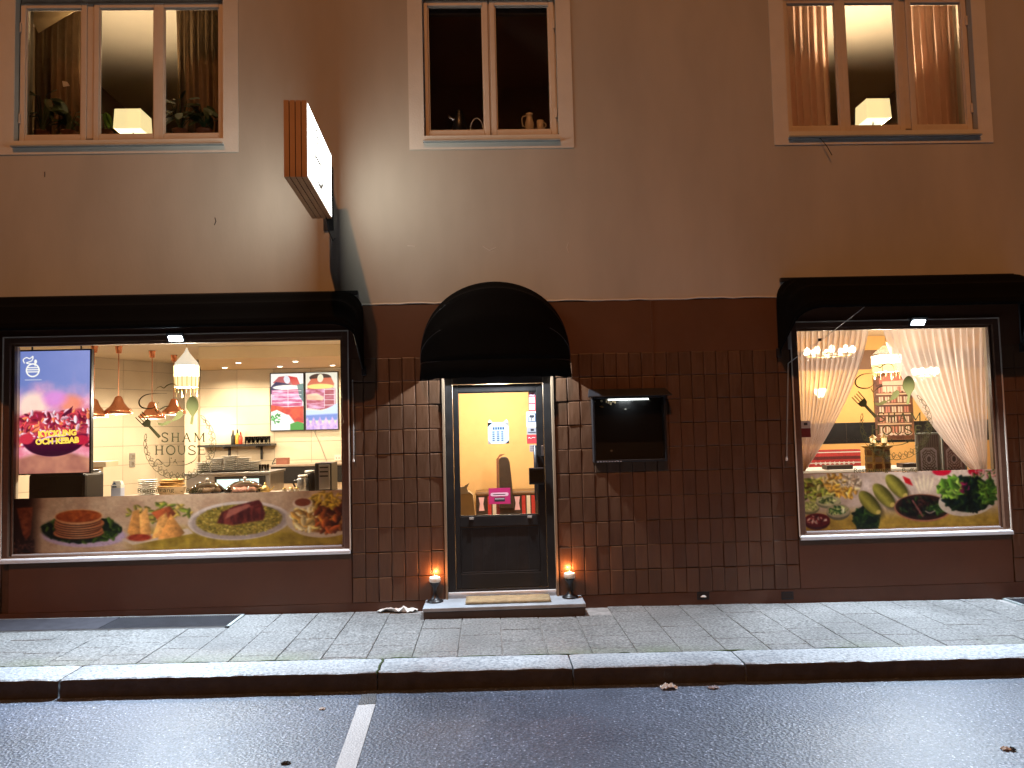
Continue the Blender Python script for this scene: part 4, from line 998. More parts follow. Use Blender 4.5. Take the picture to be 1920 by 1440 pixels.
# copper pendants
def pendant(px, yb, Y, lab):
    p = at(px, yb, Y); zb = p.z; Rr = .172
    t = thing('pendant_lamp', (p.x, Y, zb), lab, 'pendant lamp', 'copper pendant lamps in the kitchen')
    MB().lathe([(Rr, .012), (Rr, .045), (Rr*.97, .058), (Rr*.66, .10), (Rr*.44, .15), (Rr*.30, .21), (Rr*.24, .235), (.03, .245), (.012, .25)], (p.x, Y, zb), 28).build('shade', 'copper', t, smooth=True)
    MB().lathe([(Rr*.98, 0), (Rr*1.01, .006), (Rr*.98, .0115)], (p.x, Y, zb), 28).build('rim', 'white_gloss', t, smooth=True)
    MB().tube([(p.x, Y, zb+.245), (p.x, Y, KH-.10)], .006, 6).build('cord', 'copper', t)
    MB().lathe([(.035, 0), (.045, .09), (.052, .098)], (p.x, Y, KH-.10), 18).build('ceiling_cup', 'copper', t, smooth=True)
    MB().lathe([(.002, -.03), (.022, -.02), (.030, 0), (.022, .022), (.01, .03)], (p.x, Y, zb+.035), 12).build('bulb', 'bulb_glow', t, smooth=True)
    lamp('POINT', (p.x, Y, zb-.04), 36, WARM, t, .04)
pendant(176, 783, 2.75, 'copper pendant lamp half hidden behind the portrait screen')
pendant(222, 777, 2.9, 'copper pendant lamp hanging clear of the others, largest in view')
pendant(285, 786, 3.55, 'copper pendant lamp behind the fork of the window logo')
pendant(326, 778, 4.2, 'copper pendant lamp farthest back beside the white lantern')
# lantern hanging just inside the window
def lantern(px, ytop, ybot, Y, wpx, lab, ceil, frilly=True):
    c = at(px, ybot, Y); top = at(px, ytop, Y).z; zb = c.z; H = top-zb; w2 = wpx/2*(7.6+Y)/1440
    t = thing('lantern', (c.x, Y, zb), lab, 'lantern')
    n = 16 if frilly else 4; ph = 0 if frilly else math.pi/4; w2 *= 1 if frilly else 1.25
    MB().lathe([(w2*1.02, H*.64), (w2*.9, H*.70), (w2*.55, H*.80), (w2*.22, H*.90), (w2*.08, H*.97), (.006, H)], (c.x, Y, zb), n, ph=ph).build('roof', 'lantern_roof' if frilly else 'clear', t, smooth=frilly)
    MB().lathe([(w2, H*.63), (w2*1.0, H*.42)], (c.x, Y, zb), n, ph=ph).build('glass_body', 'lantern_glow', t)
    MB().lathe([(w2, H*.415), (w2*.97, H*.20)], (c.x, Y, zb), n, ph=ph).build('glass_skirt', 'lantern_soft', t)
    for k in range(n):
        a = 2*math.pi*k/n+ph; MB().tube([(c.x+w2*1.015*math.cos(a), Y+w2*1.015*math.sin(a), zb+H*.64), (c.x+w2*1.0*math.cos(a), Y+w2*1.0*math.sin(a), zb+H*.2)], .004, 5).build('corner_bar', 'brass', t)
    for k in range(16):
        a = 2*math.pi*k/16; MB().tube([(c.x+w2*.95*math.cos(a), Y+w2*.95*math.sin(a), zb+H*.2), (c.x+w2*.9*math.cos(a), Y+w2*.9*math.sin(a), zb+H*(.02+.08*(k % 2)))], [.006, .003], 5).build('fringe', 'brass', t)
    MB().tube([(c.x, Y, zb+H), (c.x, Y, ceil)], .004, 6).build('chain', 'brass', t)
    lamp('POINT', (c.x, Y-.0, zb+.01), 70, (1., .90, .72), t, .02)
lantern(350, 652, 745, 1.0, 43, 'glowing white lantern with fringe hanging in the kitchen window', KH)
# portrait advertising screen
pr = Print(0, 0, 130, 228, 1.0, (110, 120, 190))
n1 = pr.noise(34, 1, 4); n2 = pr.noise(14, 2, 4); v = pr.Y/228
pr.two(np.ones_like(v), (104, 122, 186), (150, 156, 210), pr.X/130*.5+n1*.3)
pr.two(np.clip((v+n1*.35-.42)*5, 0, 1), (206, 146, 190), (240, 180, 206), n2*1.5-.3)
pr.two(np.clip((v+n1*.25-.52)*5, 0, 1), (222, 106, 130), (250, 190, 200), n2*1.8-.5)
pr.fill(pr.m_ell(24, 104, 26, 26, 0, 14), (255, 226, 200), .85); pr.fill(pr.m_ell(96, 100, 20, 16, 0, 12), (244, 140, 100), .8); pr.fill(pr.m_ell(66, 90, 22, 14, 0, 10), (230, 140, 220), .7)
b_ = pr.m_poly([(0, 122), (30, 112), (70, 116), (110, 110), (130, 112), (130, 180), (0, 178)], 5); pr.two(b_, (150, 30, 55), (232, 90, 96), pr.noise(9, 5, 4)*1.9-.45)
pr.leaves(b_, [(245, 190, 205), (206, 60, 70), (120, 24, 50), (250, 130, 80), (255, 220, 230), (170, 50, 90)], 260, 2, 5, 3)
pr.fill(pr.m_poly([(78, 122), (100, 104), (96, 116), (84, 124)]), (90, 24, 50))
bowl = pr.m_ell(66, 158, 62, 40, -4, 2)*np.clip((pr.Y-(160-(pr.X-66)*.08))/3, 0, 1); pr.two(bowl, (96, 12, 50), (46, 4, 34), (pr.Y-160)/30); pr.fill(pr.m_line(smooth_pts([(38, 168), (60, 160), (84, 160)]), 3), (250, 220, 235), .9); pr.fill(pr.m_line(smooth_pts([(54, 172), (74, 168), (90, 166)]), 3.5), (235, 190, 220), .8)
pr.fill(pr.m_ell(14, 164, 13, 10, 0, 3), (206, 50, 70)); pr.fill(pr.m_ell(116, 168, 14, 9, 0, 3), (190, 30, 60))
low = np.clip((pr.Y-(196-12*np.cos((pr.X-64)/40)+0))/8, 0, 1)*(1-bowl); pr.two(low, (150, 90, 80), (206, 140, 110), pr.noise(26, 8, 3)*1.6-.3)
Wt = (255, 252, 240)
pr.fill(pr.m_ell(24, 36, 13, 13)-pr.m_ell(24, 36, 10.5, 10.5), Wt)
for k in range(3): pr.fill(pr.m_line([(14, 31+k*4), (34, 31+k*4)], 2.4), Wt, .9)
pr.fill(pr.m_line(smooth_pts([(8, 22), (6, 16), (12, 12), (18, 14), (24, 10), (22, 18), (12, 22), (20, 24)]), 1.8), Wt); pr.fill(pr.m_ell(29, 20, 2.6, 4), Wt); pr.fill(pr.m_line([(29, 22), (28, 28)], 1.6), Wt); pr.fill(pr.m_line([(10, 54), (40, 54)], 1.2), Wt, .7)
r = rect(37, 658, 168, 887, .135)
t = thing_at('advert_screen', r, .135, 'tall lit portrait screen with chicken and kebab advert inside the left window', 'screen')
MB().box(r[0]-.012, r[1]+.018, .137, .18, r[2]-.010, r[3]+.012).build('casing', 'black_plastic', t, bevel=.004)
MB().frame(r[0]-.014, r[1]+.020, r[2]-.012, r[3]+.014, .012, .127, .1365).build('bezel', 'black_plastic', t)
pr.build('display', r, .133, 'screen', t)
M('yellow_lit', (1, .9, .2), .5, emit=(1., .80, .10), es=1.0)
for k, tx in enumerate(('KYCKLING', 'OCH KEBAB')):
    text_obj('caption_line', tx, .078, (r[0]+r[1])/2+.03, r[2]+.365-k*.075, .1305, 'yellow_lit', t, 'CENTER', .98, bold=.004, rot=R(1.5))
MB().tube([(r[0]+.1, .16, r[3]+.012), (r[0]+.1, .16, KH)], .008, 6).build('hanger', 'black_metal', t); MB().tube([(r[1]-.1, .16, r[3]+.012), (r[1]-.1, .16, KH)], .008, 6).build('hanger', 'black_metal', t)
# black appliance below, and post
r = rect(52, 888, 160, 940, .55); t = thing_at('espresso_machine', (r[0], r[1], .62, r[3]), .7, 'bulky black machine under the portrait screen', 'machine')
MB().box(r[0], r[1], .55, .95, .66, r[3]).build('body', 'black_plastic', t, bevel=.03); MB().box(r[0]+.02, r[1]-.30, .542, .5495, r[3]-.16, r[3]-.03).build('front_panel', 'black_metal', t, bevel=.004)
MB().box(r[0]+.04, r[1]-.04, .56, .93, r[3]+.001, r[3]+.02).build('lid', 'black_metal', t, bevel=.006)
MB().box(r[0]-.02, r[1]+.02, .53, .97, .60, .659).build('stand', 'black_metal', t, bevel=.004)
# near counter along the window
cz = 1.02
ct = thing('service_counter', (-3.2, 1.6, 0), 'pale service counter behind the food print of the left window', 'counter')
MB().box(-4.35, -1.06, 1.25, 1.95, cz-.04, cz).build('top', 'counter_top', ct, bevel=.004); MB().box(-4.33, -1.06, 1.28, 1.92, .0, cz-.041).build('front', 'counter_front', ct)
def on(px, Y): return at(px, 900, Y).x
# milk carton
x_ = on(221, 1.5); mc = thing('milk_carton', (x_, 1.5, cz), 'white and lilac milk carton on the counter', 'carton')
MB().box(x_-.055, x_+.055, 1.45, 1.55, cz, cz+.11).build('body', 'milk_blue', mc, bevel=.003); MB().box(x_-.0551, x_+.0551, 1.4499, 1.5501, cz+.1105, cz+.145).build('white_band', 'white_gloss', mc)
MB().prism([(x_-.055, cz+.1455), (x_+.055, cz+.1455), (x_+.04, cz+.19), (x_-.04, cz+.19)], 1.47, 1.53).build('gable', 'white_gloss', mc); MB().prism([(x_-.05, cz+.150), (x_+.0, cz+.150), (x_-.025, cz+.178)], 1.4685, 1.4695).build('blue_roof_mark', 'blue_print', mc); MB().box(x_-.04, x_+.01, 1.4485, 1.4496, cz+.118, cz+.134).build('print_line', 'blue_print', mc)
# cloches with food
M('pink_pastry', (.62, .30, .24), .6, var=.25, vs=30)
def cloche(px, Y, w_, h_, lab, food):
    x_ = on(px, Y); t = thing('cloche', (x_, Y, cz), lab, 'cake dome', 'glass domes on the counter')
    MB().lathe([(w_*.55, 0), (w_*.58, .012), (w_*.5, .018)], (x_, Y, cz), 28).build('plate', 'white_gloss', t, smooth=True)
    MB().lathe([(w_*.5, .020), (w_*.49, .06), (w_*.40, h_*.62), (w_*.26, h_*.88), (w_*.10, h_*.99), (.02, h_)], (x_, Y, cz), 28).build('dome', 'dome_glass', t, smooth=True)
    MB().lathe([(.010, h_), (.016, h_+.015), (.022, h_+.035), (.010, h_+.04)], (x_, Y, cz), 14).build('knob', 'white_gloss', t, smooth=True)
    b = MB(); rs = random.Random(px)
    for k in range(9):
        a = rs.uniform(0, 6.28); q = rs.uniform(0, w_*.3); b.lathe([(.03, 0), (.045, .02), (.03, .05), (.01, .06)], (x_+q*math.cos(a), Y+q*math.sin(a), cz+.018), 10)
    o = b.build('pastries', food, t, smooth=True); o['kind'] = 'stuff'
m = MG('dome_glass', (.94, .92, .90)); m.node_tree.nodes['Fresnel'].inputs[0].default_value = 1.9
cloche(388, 1.55, .40, .155, 'glass dome over dark pastries, left of the two', 'seat_top'); cloche(459, 1.55, .46, .155, 'glass dome over pink pastries, right of the two', 'pink_pastry')
# bread basket and stacked boxes
x_ = on(322, 1.6); t = thing('bread_basket', (x_, 1.6, cz), 'wire basket heaped with golden flatbread on the counter', 'basket')
MB().lathe([(.13, 0), (.15, .06), (.16, .10)], (x_, 1.6, cz), 20).build('basket', 'wicker', t)
for k in range(7): MB().lathe([(.13, 0), (.14, .010), (.12, .02)], (x_+rnd.uniform(-.012, .012), 1.6+rnd.uniform(-.02, .02), cz+.03+k*.023), 18).build('flatbread', 'bread', t, smooth=True)
x_ = on(277, 1.65); t = thing('plate_stack', (x_, 1.65, cz), 'tall stack of cream bowls left of the bread basket', 'bowls')
for k in range(8): MB().lathe([(.06, 0), (.105, .014), (.11, .018), (.10, .016)], (x_, 1.65, cz+.002+k*.024), 20).build('bowl', 'white_gloss', t, smooth=True)
x_ = on(497, 1.45); t = thing('small_teapot', (x_, 1.45, cz), 'small gold-coloured teapot right of the glass domes', 'teapot')
MB().lathe([(.035, 0), (.055, .03), (.05, .065), (.025, .09), (.012, .10), (.016, .115), (.004, .13)], (x_, 1.45, cz), 18).build('body', 'brass', t, smooth=True); MB().tube([(x_+.045, 1.45, cz+.03), (x_+.085, 1.45, cz+.06), (x_+.10, 1.45, cz+.085)], [.012, .008, .006], 8).build('spout', 'brass', t)
MB().tube(smooth_pts([(x_-.045, 1.45, cz+.075), (x_-.085, 1.45, cz+.06), (x_-.08, 1.45, cz+.03), (x_-.05, 1.45, cz+.02)]), .005, 6).build('handle', 'brass', t)
for k, px in enumerate((533, 546, 556)):
    x_ = on(px, 1.42); t = thing('sauce_pot', (x_, 1.42, cz), ['small cream sauce pot, leftmost of three before the thermos jugs', 'small cream sauce pot, middle of three before the thermos jugs', 'small cream sauce pot, rightmost of three before the thermos jugs'][k], 'pot', 'sauce pots')
    MB().lathe([(.02, 0), (.03, .02), (.028, .045), (.03, .05)], (x_, 1.42, cz), 14).build('pot', 'ceramic', t, smooth=True); MB().lathe([(.029, .051), (.02, .062), (.008, .066), (.008, .075)], (x_, 1.42, cz), 12).build('lid', 'brass', t, smooth=True)
# thermos jugs and coffee machine
for k, (px, hh_) in enumerate(((568, .20), (581, .245))):
    x_ = on(px, 1.6+.12*k); Yt = 1.6+.12*k; t = thing('thermos_jug', (x_, Yt, cz), ['black and steel thermos jug, shorter one in front', 'black and steel thermos jug, taller one behind'][k], 'thermos', 'thermos jugs')
    MB().lathe([(.062, 0), (.066, .02), (.064, hh_-.05), (.055, hh_-.03)], (x_, Yt, cz), 20).build('body', 'black_plastic' if k else 'steel', t, smooth=True); MB().lathe([(.058, hh_-.029), (.060, hh_-.005), (.045, hh_)], (x_, Yt, cz), 20).build('lid', 'white_gloss', t, smooth=True)
    MB().tube(smooth_pts([(x_-.06, Yt-.01, cz+hh_-.05), (x_-.105, Yt-.01, cz+hh_-.08), (x_-.10, Yt-.01, cz+.08), (x_-.062, Yt-.01, cz+.03)]), .010, 6).build('handle', 'black_plastic', t)
r = rect(590, 868, 622, 920, 1.5); t = thing_at('coffee_machine', (r[0], r[1], cz, r[3]), 1.6, 'black coffee machine with steel side at the right window edge', 'machine')
MB().box(r[0], r[1], 1.5, 1.85, cz, r[3]).build('body', 'black_plastic', t, bevel=.01); MB().box(r[0]+.05, r[1]-.02, 1.490, 1.4995, cz+.03, r[3]-.02).build('steel_panel', 'steel', t, bevel=.004)
for k in range(3): MB().box(r[0]+.06, r[1]-.04, 1.485, 1.4895, r[3]-.06-k*.05, r[3]-.045-k*.05).build('slot', 'black_plastic', t)
# fridge unit with lit glass front, plates on top
r = rect(348, 886, 506, 960, 2.6); t = thing_at('display_fridge', (r[0], r[1], 0, r[3]), 2.9, 'low steel display fridge with bluish lit front in the kitchen', 'fridge')
MB().box(r[0], r[1], 2.62, 3.3, 0, r[3]-.03).build('body', 'steel', t, bevel=.006); MB().box(r[0]-.02, r[1]+.02, 2.58, 3.32, r[3]-.029, r[3]).build('top', 'steel', t, bevel=.004)
f = rect(402, 893, 497, 922, 2.6); MB().box(f[0], f[1], 2.605, 2.6195, f[2]-.2, f[3]).build('front_frame', 'black_plastic', t); MB().box(f[0]+.03, (f[0]+f[1])/2-.01, 2.600, 2.6045, f[2]-.18, f[3]-.035).build('lit_glass', 'fridge_glow', t); MB().box((f[0]+f[1])/2+.01, f[1]-.08, 2.600, 2.6045, f[2]-.18, f[3]-.035).build('lit_glass', 'fridge_glow', t)
ftop = r[3]
for k, (px, n_, w_) in enumerate(((383, 5, .11), (408, 7, .12), (432, 8, .12), (455, 7, .12), (478, 5, .10))):
    x_ = on(px, 2.9); t = thing('dish_stack', (x_, 2.9, ftop), 'stack of pale dishes on the fridge, number %s from the left' % ['one', 'two', 'three', 'four', 'five'][k], 'dishes', 'dishes stacked on the fridge')
    for j in range(n_): MB().lathe([(w_*.6, 0), (w_, .020), (w_*1.03, .022), (w_*.9, .021)], (x_+rnd.uniform(-.008, .008), 2.9+rnd.uniform(-.01, .01), ftop+.001+j*.0265), 18).build('dish', 'white_gloss', t, smooth=True)
for k, px in enumerate((490, 500)):
    x_ = on(px, 2.75); o = MB().lathe([(.028, 0), (.036, .09), (.034, .09), (.026, .006)], (x_, 2.75, ftop), 14).build('drinking_glass', 'clear', None, smooth=True); tag(o, ['clear drinking glass beside the dish stacks, left one', 'clear drinking glass at the right end of the fridge top'][k], 'glass', 'glasses on the fridge')
# wall shelf with bottles
r = rect(375, 833, 512, 837, 4.9); t = thing_at('wall_shelf', r, 4.95, 'thin dark shelf on two brackets on the tiled kitchen wall', 'shelf')
MB().box(r[0], r[1], 4.78, KY-.008, r[2], r[3]).build('board', 'black_metal', t)
for px in (425, 486): x_ = at(px, 840, 4.95).x; MB().box(x_-.018, x_+.018, KY-.03, KY-.0085, r[2]-.22, r[2]-.001).build('bracket', 'black_metal', t); MB().box(x_-.012, x_+.012, 4.80, KY-.031, r[2]-.03, r[2]-.001).build('bracket', 'black_metal', t)
shz = r[3]
for k, (px, mt, h_, lab) in enumerate(((437, 'black_plastic', .23, 'dark sauce bottle on the kitchen shelf, leftmost'), (445, 'amber', .24, 'amber oil bottle on the kitchen shelf'), (451, 'red_plastic', .20, 'orange-red squeeze bottle on the kitchen shelf'))):
    x_ = at(px, 830, 4.92).x; t = thing('sauce_bottle', (x_, 4.92, shz), lab, 'bottle', 'bottles on the kitchen shelf')
    MB().lathe([(.03, 0), (.033, .01), (.033, h_*.55), (.014, h_*.75)], (x_, 4.92, shz), 14).build('body', mt, t, smooth=True); MB().lathe([(.013, h_*.751), (.011, h_*.95), (.006, h_)], (x_, 4.92, shz), 12).build('cap', 'black_plastic' if k < 2 else 'red_plastic', t, smooth=True)
for k in range(6):
    x_ = at(463+k*8, 830, 4.93).x; o = MB().lathe([(.025, 0), (.034, .02), (.036, .12), (.034, .12), (.028, .02)], (x_, 4.93, shz), 12).build('shelf_glass', 'clear', None, smooth=True)
    tag(o, 'clear glass in the row on the kitchen shelf, number %s from the bottles' % ['one', 'two', 'three', 'four', 'five', 'six'][k], 'glass', 'glasses on the kitchen shelf')
# dark back counter right
r = rect(508, 870, 660, 905, 4.4); t = thing_at('back_counter', (r[0], r[1], 0, r[3]), 4.7, 'back counter with pale top and black upper front under the menu screens', 'counter')
MB().box(r[0]-.02, -1.06, 4.36, KY-.01, r[3]-.03, r[3]).build('top', 'counter_top', t, bevel=.003); MB().box(r[0], -1.06, 4.4, KY-.02, r[2], r[3]-.031).build('black_front', 'black_plastic', t); MB().box(r[0], -1.06, 4.41, KY-.02, 0, r[2]-.001).build('lower_front', 'counter_front', t)
bcz = r[3]; x_ = at(530, 866, 4.6).x; t = thing('napkin_box', (x_, 4.6, bcz), 'red-brown box on the back counter', 'box'); MB().frame(x_-.09, x_+.09, bcz, bcz+.10, .008, 4.55, 4.68).build('sides', 'brown_box', t); MB().box(x_-.082, x_+.082, 4.56, 4.67, bcz+.008, bcz+.09).build('fill', 'brown_box', t)
x_ = at(516, 862, 4.62).x; t = thing('tongs', (x_, 4.62, bcz), 'dark tongs standing at the end of the back counter', 'tongs'); MB().tube(smooth_pts([(x_-.05, 4.62, bcz), (x_, 4.62, bcz+.09), (x_+.05, 4.62, bcz+.05), (x_+.07, 4.62, bcz+.09)]), .008, 6).build('arm', 'black_metal', t); MB().tube([(x_-.05, 4.64, bcz+.004), (x_+.06, 4.64, bcz+.03)], .007, 6).build('arm', 'black_metal', t)
x_ = at(631, 858, 4.98).x; p = at(631, 858, 4.98); t = thing('wall_socket', (x_, KY-.007, p.z-.06), 'white double socket on the tiled wall above the back counter', 'socket'); MB().box(x_-.055, x_+.055, KY-.02, KY-.007, p.z-.05, p.z+.04).build('plate', 'white_gloss', t, bevel=.003); MB().box(x_-.03, x_-.012, KY-.023, KY-.0205, p.z-.02, p.z+.0).build('hole', 'grey_plastic', t); MB().box(x_+.012, x_+.03, KY-.023, KY-.0205, p.z-.02, p.z+.0).build('hole', 'grey_plastic', t)
# switch plate on the oblique wall, wooden shelf at left
tt = .62; q = Vector((pB[0], pB[1], 0)).lerp(Vector((pA.x, pA.y, 0)), tt); p = at(243, 863, q.y); q = p
tw = (p.x-pB[0])/(pA.x-pB[0]); yq = pB[1]+(pA.y-pB[1])*tw
for _ in range(20):
    p = at(243, 863, yq-.03); tw = (p.x-pB[0])/(pA.x-pB[0]); yq = pB[1]+(pA.y-pB[1])*tw
Mo = Matrix.Rotation(math.atan2(pA.y-pB[1], pA.x-pB[0]), 3, 'Z'); nv = Mo @ Vector((0, -1, 0))
t = thing('switch_plate', (p.x, yq, p.z-.12), 'grey double switch plate on the oblique tiled wall', 'switch')
for k in range(2): MB().cbox(Vector((p.x, yq, p.z+.058-k*.116))+nv*.018, (.095, .018, .108), Mo).build('switch', 'grey_plastic', t, bevel=.004); MB().cbox(Vector((p.x, yq, p.z+.058-k*.116))+nv*.030, (.06, .005, .05), Mo).build('rocker', 'steel', t)
r = rect(160, 866, 199, 878, 1.6); t = thing_at('wood_shelf_unit', (r[0], r[1], 0, r[3]), 1.7, 'pale wooden shelf unit beside the portrait screen', 'shelf unit')
MB().box(r[0]-.3, r[1], 1.6, 1.9, r[2]+.012, r[3]).build('top', 'counter_front', t, bevel=.003); MB().box(r[0], r[0]+.07, 1.62, 1.88, 0, r[2]+.011).build('post', 'counter_front', t)
MB().box(r[0]-.3, r[1]-.08, 1.64, 1.88, cz-.30, cz-.27).build('shelf', 'counter_front', t)
x_ = at(181, 895, 1.55).x; o = MB().box(x_-.035, x_+.035, 1.50, 1.60, at(181, 893, 1.55).z, at(181, 880, 1.55).z).build('card_reader', 'grey_plastic', None, bevel=.008); tag(o, 'small grey card reader hanging under the wooden shelf', 'card reader')
# menu screens on the back wall
ra = rect(506.5, 699, 571, 808, KY-.06); rb = rect(571.5, 697, 634.5, 806.5, KY-.06)
pr = Print(0, 0, 64, 109, .75, (246, 242, 235))
pr.fill(pr.m_poly([(4, 18), (16, 6), (34, 5), (50, 10), (58, 24), (40, 24), (20, 20)]), (186, 90, 96)); pr.fill(pr.m_poly([(30, 4), (52, 8), (58, 22), (44, 22)]), (206, 40, 46)); pr.fill(pr.m_poly([(0, 26), (10, 16), (26, 18), (40, 22), (0, 40)]), (40, 36, 84)); pr.fill(pr.m_ell(32, 12, 6, 8, -20), (225, 225, 235))
pr.fill(pr.m_ell(32, 27, 28, 4.5), (252, 250, 240)); pr.fill(pr.m_poly([(2, 32), (62, 31), (62, 66), (2, 66)]), (222, 120, 176))
nz = pr.noise(7, 3, 3, 2.5, 1); pr.two(pr.m_poly([(2, 32), (62, 31), (62, 66), (2, 66)]), (240, 205, 236), (200, 50, 110), nz*2.2-.6, .85); pr.fill(pr.m_poly([(52, 22), (64, 20), (64, 56), (56, 44)]), (50, 110, 110), .8)
for k in range(5): pr.fill(pr.m_line([(4, 34+k*7.5), (60, 34+k*7.5)], 1.1), (255, 250, 255), .9)
pr.fill(pr.m_line([(34, 32), (34, 65)], 1.), (255, 250, 255), .9)
pr.two(pr.m_poly([(0, 60), (30, 66), (64, 64), (64, 96), (48, 96), (36, 80), (0, 74)], 2), (206, 24, 36), (240, 90, 50), pr.noise(9, 4, 3)*1.6-.4); pr.fill(pr.m_poly([(0, 74), (12, 70), (36, 82), (40, 109), (0, 109)]), (250, 250, 244)); pr.leaves(pr.m_ell(10, 86, 9, 9), [(60, 170, 70), (30, 130, 50)], 22, 1.2, 2.4, 4); pr.fill(pr.m_poly([(38, 98), (52, 93), (64, 97), (64, 109), (38, 109)]), (60, 160, 60))
t = thing_at('menu_screen', ra, KY-.06, 'lit menu screen with red and white food picture, left of the pair', 'screen', 'menu screens'); MB().box(ra[0], ra[1]-.004, KY-.06, KY-.008, ra[2], ra[3]).build('casing', 'black_plastic', t); pr.build('display', (ra[0]+.014, ra[1]-.018, ra[2]+.014, ra[3]-.014), KY-.0615, 'screen', t)
pr = Print(0, 0, 64, 109, .75, (232, 226, 206))
pr.fill(pr.m_ell(30, 10, 22, 8), (66, 44, 40)); pr.fill(pr.m_poly([(4, 22), (12, 12), (52, 10), (58, 22), (56, 30), (4, 32)]), (214, 110, 80)); pr.fill(pr.m_ell(30, 27, 27, 5), (255, 226, 130)); pr.fill(pr.m_ell(30, 11, 6, 8, 10), (240, 232, 200))
pr.two(pr.m_poly([(0, 32), (60, 31), (60, 66), (30, 72), (2, 68)]), (236, 190, 226), (170, 40, 70), pr.noise(6, 9, 3, 3, 1)*2.2-.6); pr.fill(pr.m_poly([(2, 42), (22, 40), (38, 48), (34, 54), (2, 52)], 2), (250, 220, 170), .8); pr.fill(pr.m_poly([(38, 32), (58, 31), (58, 66), (38, 68)]), (160, 40, 60), .6)
for k in range(4): pr.fill(pr.m_line([(38, 33+k*10), (58, 33+k*10)], 1.2), (250, 236, 246), .9)
for xx in (38, 58): pr.fill(pr.m_line([(xx, 32), (xx, 66)], 1.2), (250, 236, 246), .9)
pr.fill(pr.m_line([(4, 68), (38, 68)], 1.4), (240, 200, 240), .9); pr.fill(pr.m_poly([(0, 72), (34, 74), (64, 60), (64, 82), (0, 84)], 2), (206, 226, 250)); pr.fill(pr.m_poly([(0, 82), (64, 80), (64, 92), (0, 92)], 3), (110, 140, 220)); pr.two(np.clip((pr.Y-90+6*np.sin(pr.X*.5))/5, 0, 1), (190, 150, 226), (246, 206, 236), pr.noise(5, 6, 3)*2-.5)
t = thing_at('menu_screen', rb, KY-.06, 'lit menu screen with yellow and lilac picture, right of the pair', 'screen', 'menu screens'); MB().box(rb[0]+.004, rb[1], KY-.06, KY-.008, rb[2], rb[3]).build('casing', 'black_plastic', t); pr.build('display', (rb[0]+.018, rb[1]-.014, rb[2]+.014, rb[3]-.014), KY-.0615, 'screen', t)
MB().tube(smooth_pts([((ra[1]+rb[1])/2-.1, KY-.012, rb[2]), ((ra[1]+rb[1])/2-.12, KY-.012, rb[2]-.04), ((ra[1]+rb[1])/2-.03, KY-.012, rb[2]-.25), ((ra[1]+rb[1])/2+.06, KY-.012, bcz+.02)]), .006, 6).build('cable', 'grey_plastic', t)

# ================================================================== HALL behind the door
HY2 = 7.0
MB().box(-.97, 2.3, HY2, HY2+.05, 0, 2.6).build('hall_back_wall', 'orange_wall', bld); MB().box(2.3, 2.36, .122, HY2+.05, 0, 3.0).build('hall_side_wall', 'orange_wall', bld)
MB().box(-.97, 2.3, .122, HY2, -.05, 0).build('hall_floor', 'floor_wood', bld); MB().box(-.97, 2.3, .122, HY2, 2.47, 2.53).build('hall_ceiling', 'ceiling', bld)
MB().box(-.969, -.92, 5.17, HY2, 0, 2.46).build('hall_side_wall', 'orange_wall', bld)
t = thing('hall_downlight', (.12, 5.6, 2.458), 'small ceiling downlight seen through the door glass', 'downlight'); MB().lathe([(.05, 0), (.05, .012)], (.12, 5.6, 2.458), 14).build('rim', 'white_gloss', t); MB().lathe([(.036, 0), (.036, .003)], (.12, 5.6, 2.454), 14).build('lens', 'downlight', t); lamp('POINT', (.12, 5.5, 2.38), 150, (1., .86, .66), t, .06)
t = thing('hall_ceiling_lamp', (1.2, 3.5, 2.40), 'round ceiling lamp in the hall behind the door', 'lamp'); MB().lathe([(.05, 0), (.14, .02), (.15, .06)], (1.2, 3.5, 2.40), 20).build('dome', 'pale_glow', t); lamp('POINT', (1.2, 3.6, 2.30), 120, (1., .86, .66), t, .08)
ra = rect(891, 918, 1012, 925, 6.3); bz = at(950, 921, 6.3).z
t = thing('hall_bench', ((ra[0]+ra[1])/2, 6.5, 0), 'low padded brown bench with striped front seen through the door', 'bench')
x0, x1 = ra[0], ra[1]+.25
MB().box(x0, x1, 6.3, 6.85, bz-.075, bz).build('seat', 'seat_top', t, bevel=.03); MB().box(x0+.01, x1-.01, 6.33, 6.83, 0, bz-.076).build('base', 'leather', t)
for k, (px, mt) in enumerate(((903, 'white_cloth'), (918, 'red_cloth'), (927, 'white_cloth'), (934, 'dark_red_cloth'), (970, 'white_cloth'), (982, 'red_cloth'), (991, 'white_cloth'), (1000, 'red_cloth'))):
    xx = at(px, 945, 6.32).x
    if px in (903, 970): MB().prism([(xx-.05, bz-.10), (xx+.05, bz-.10), (xx+.03, bz-.22), (xx+.05, bz-.34), (xx-.05, bz-.34), (xx-.03, bz-.22)], 6.318, 6.3295).build('woven_motif', 'pink_ink', t)
    else: MB().box(xx-.032, xx+.032, 6.318, 6.3295, .02, bz-.085).build('stripe', mt, t)
p = at(946, 918, 6.45); t = thing('upright_case', (p.x, 6.5, bz), 'tall dark instrument case leaning upright on the hall bench', 'case')
Wc = lambda px: at(px, 900, 6.45).x
pts = [(Wc(935), bz-.3), (Wc(962), bz-.3), (Wc(959), at(940, 900, 6.45).z), (Wc(956), at(940, 866, 6.45).z), (Wc(953), at(940, 858, 6.45).z), (Wc(948), at(940, 855.5, 6.45).z), (Wc(940), at(940, 856, 6.45).z), (Wc(936), at(940, 860, 6.45).z), (Wc(935.5), at(940, 870, 6.45).z)]
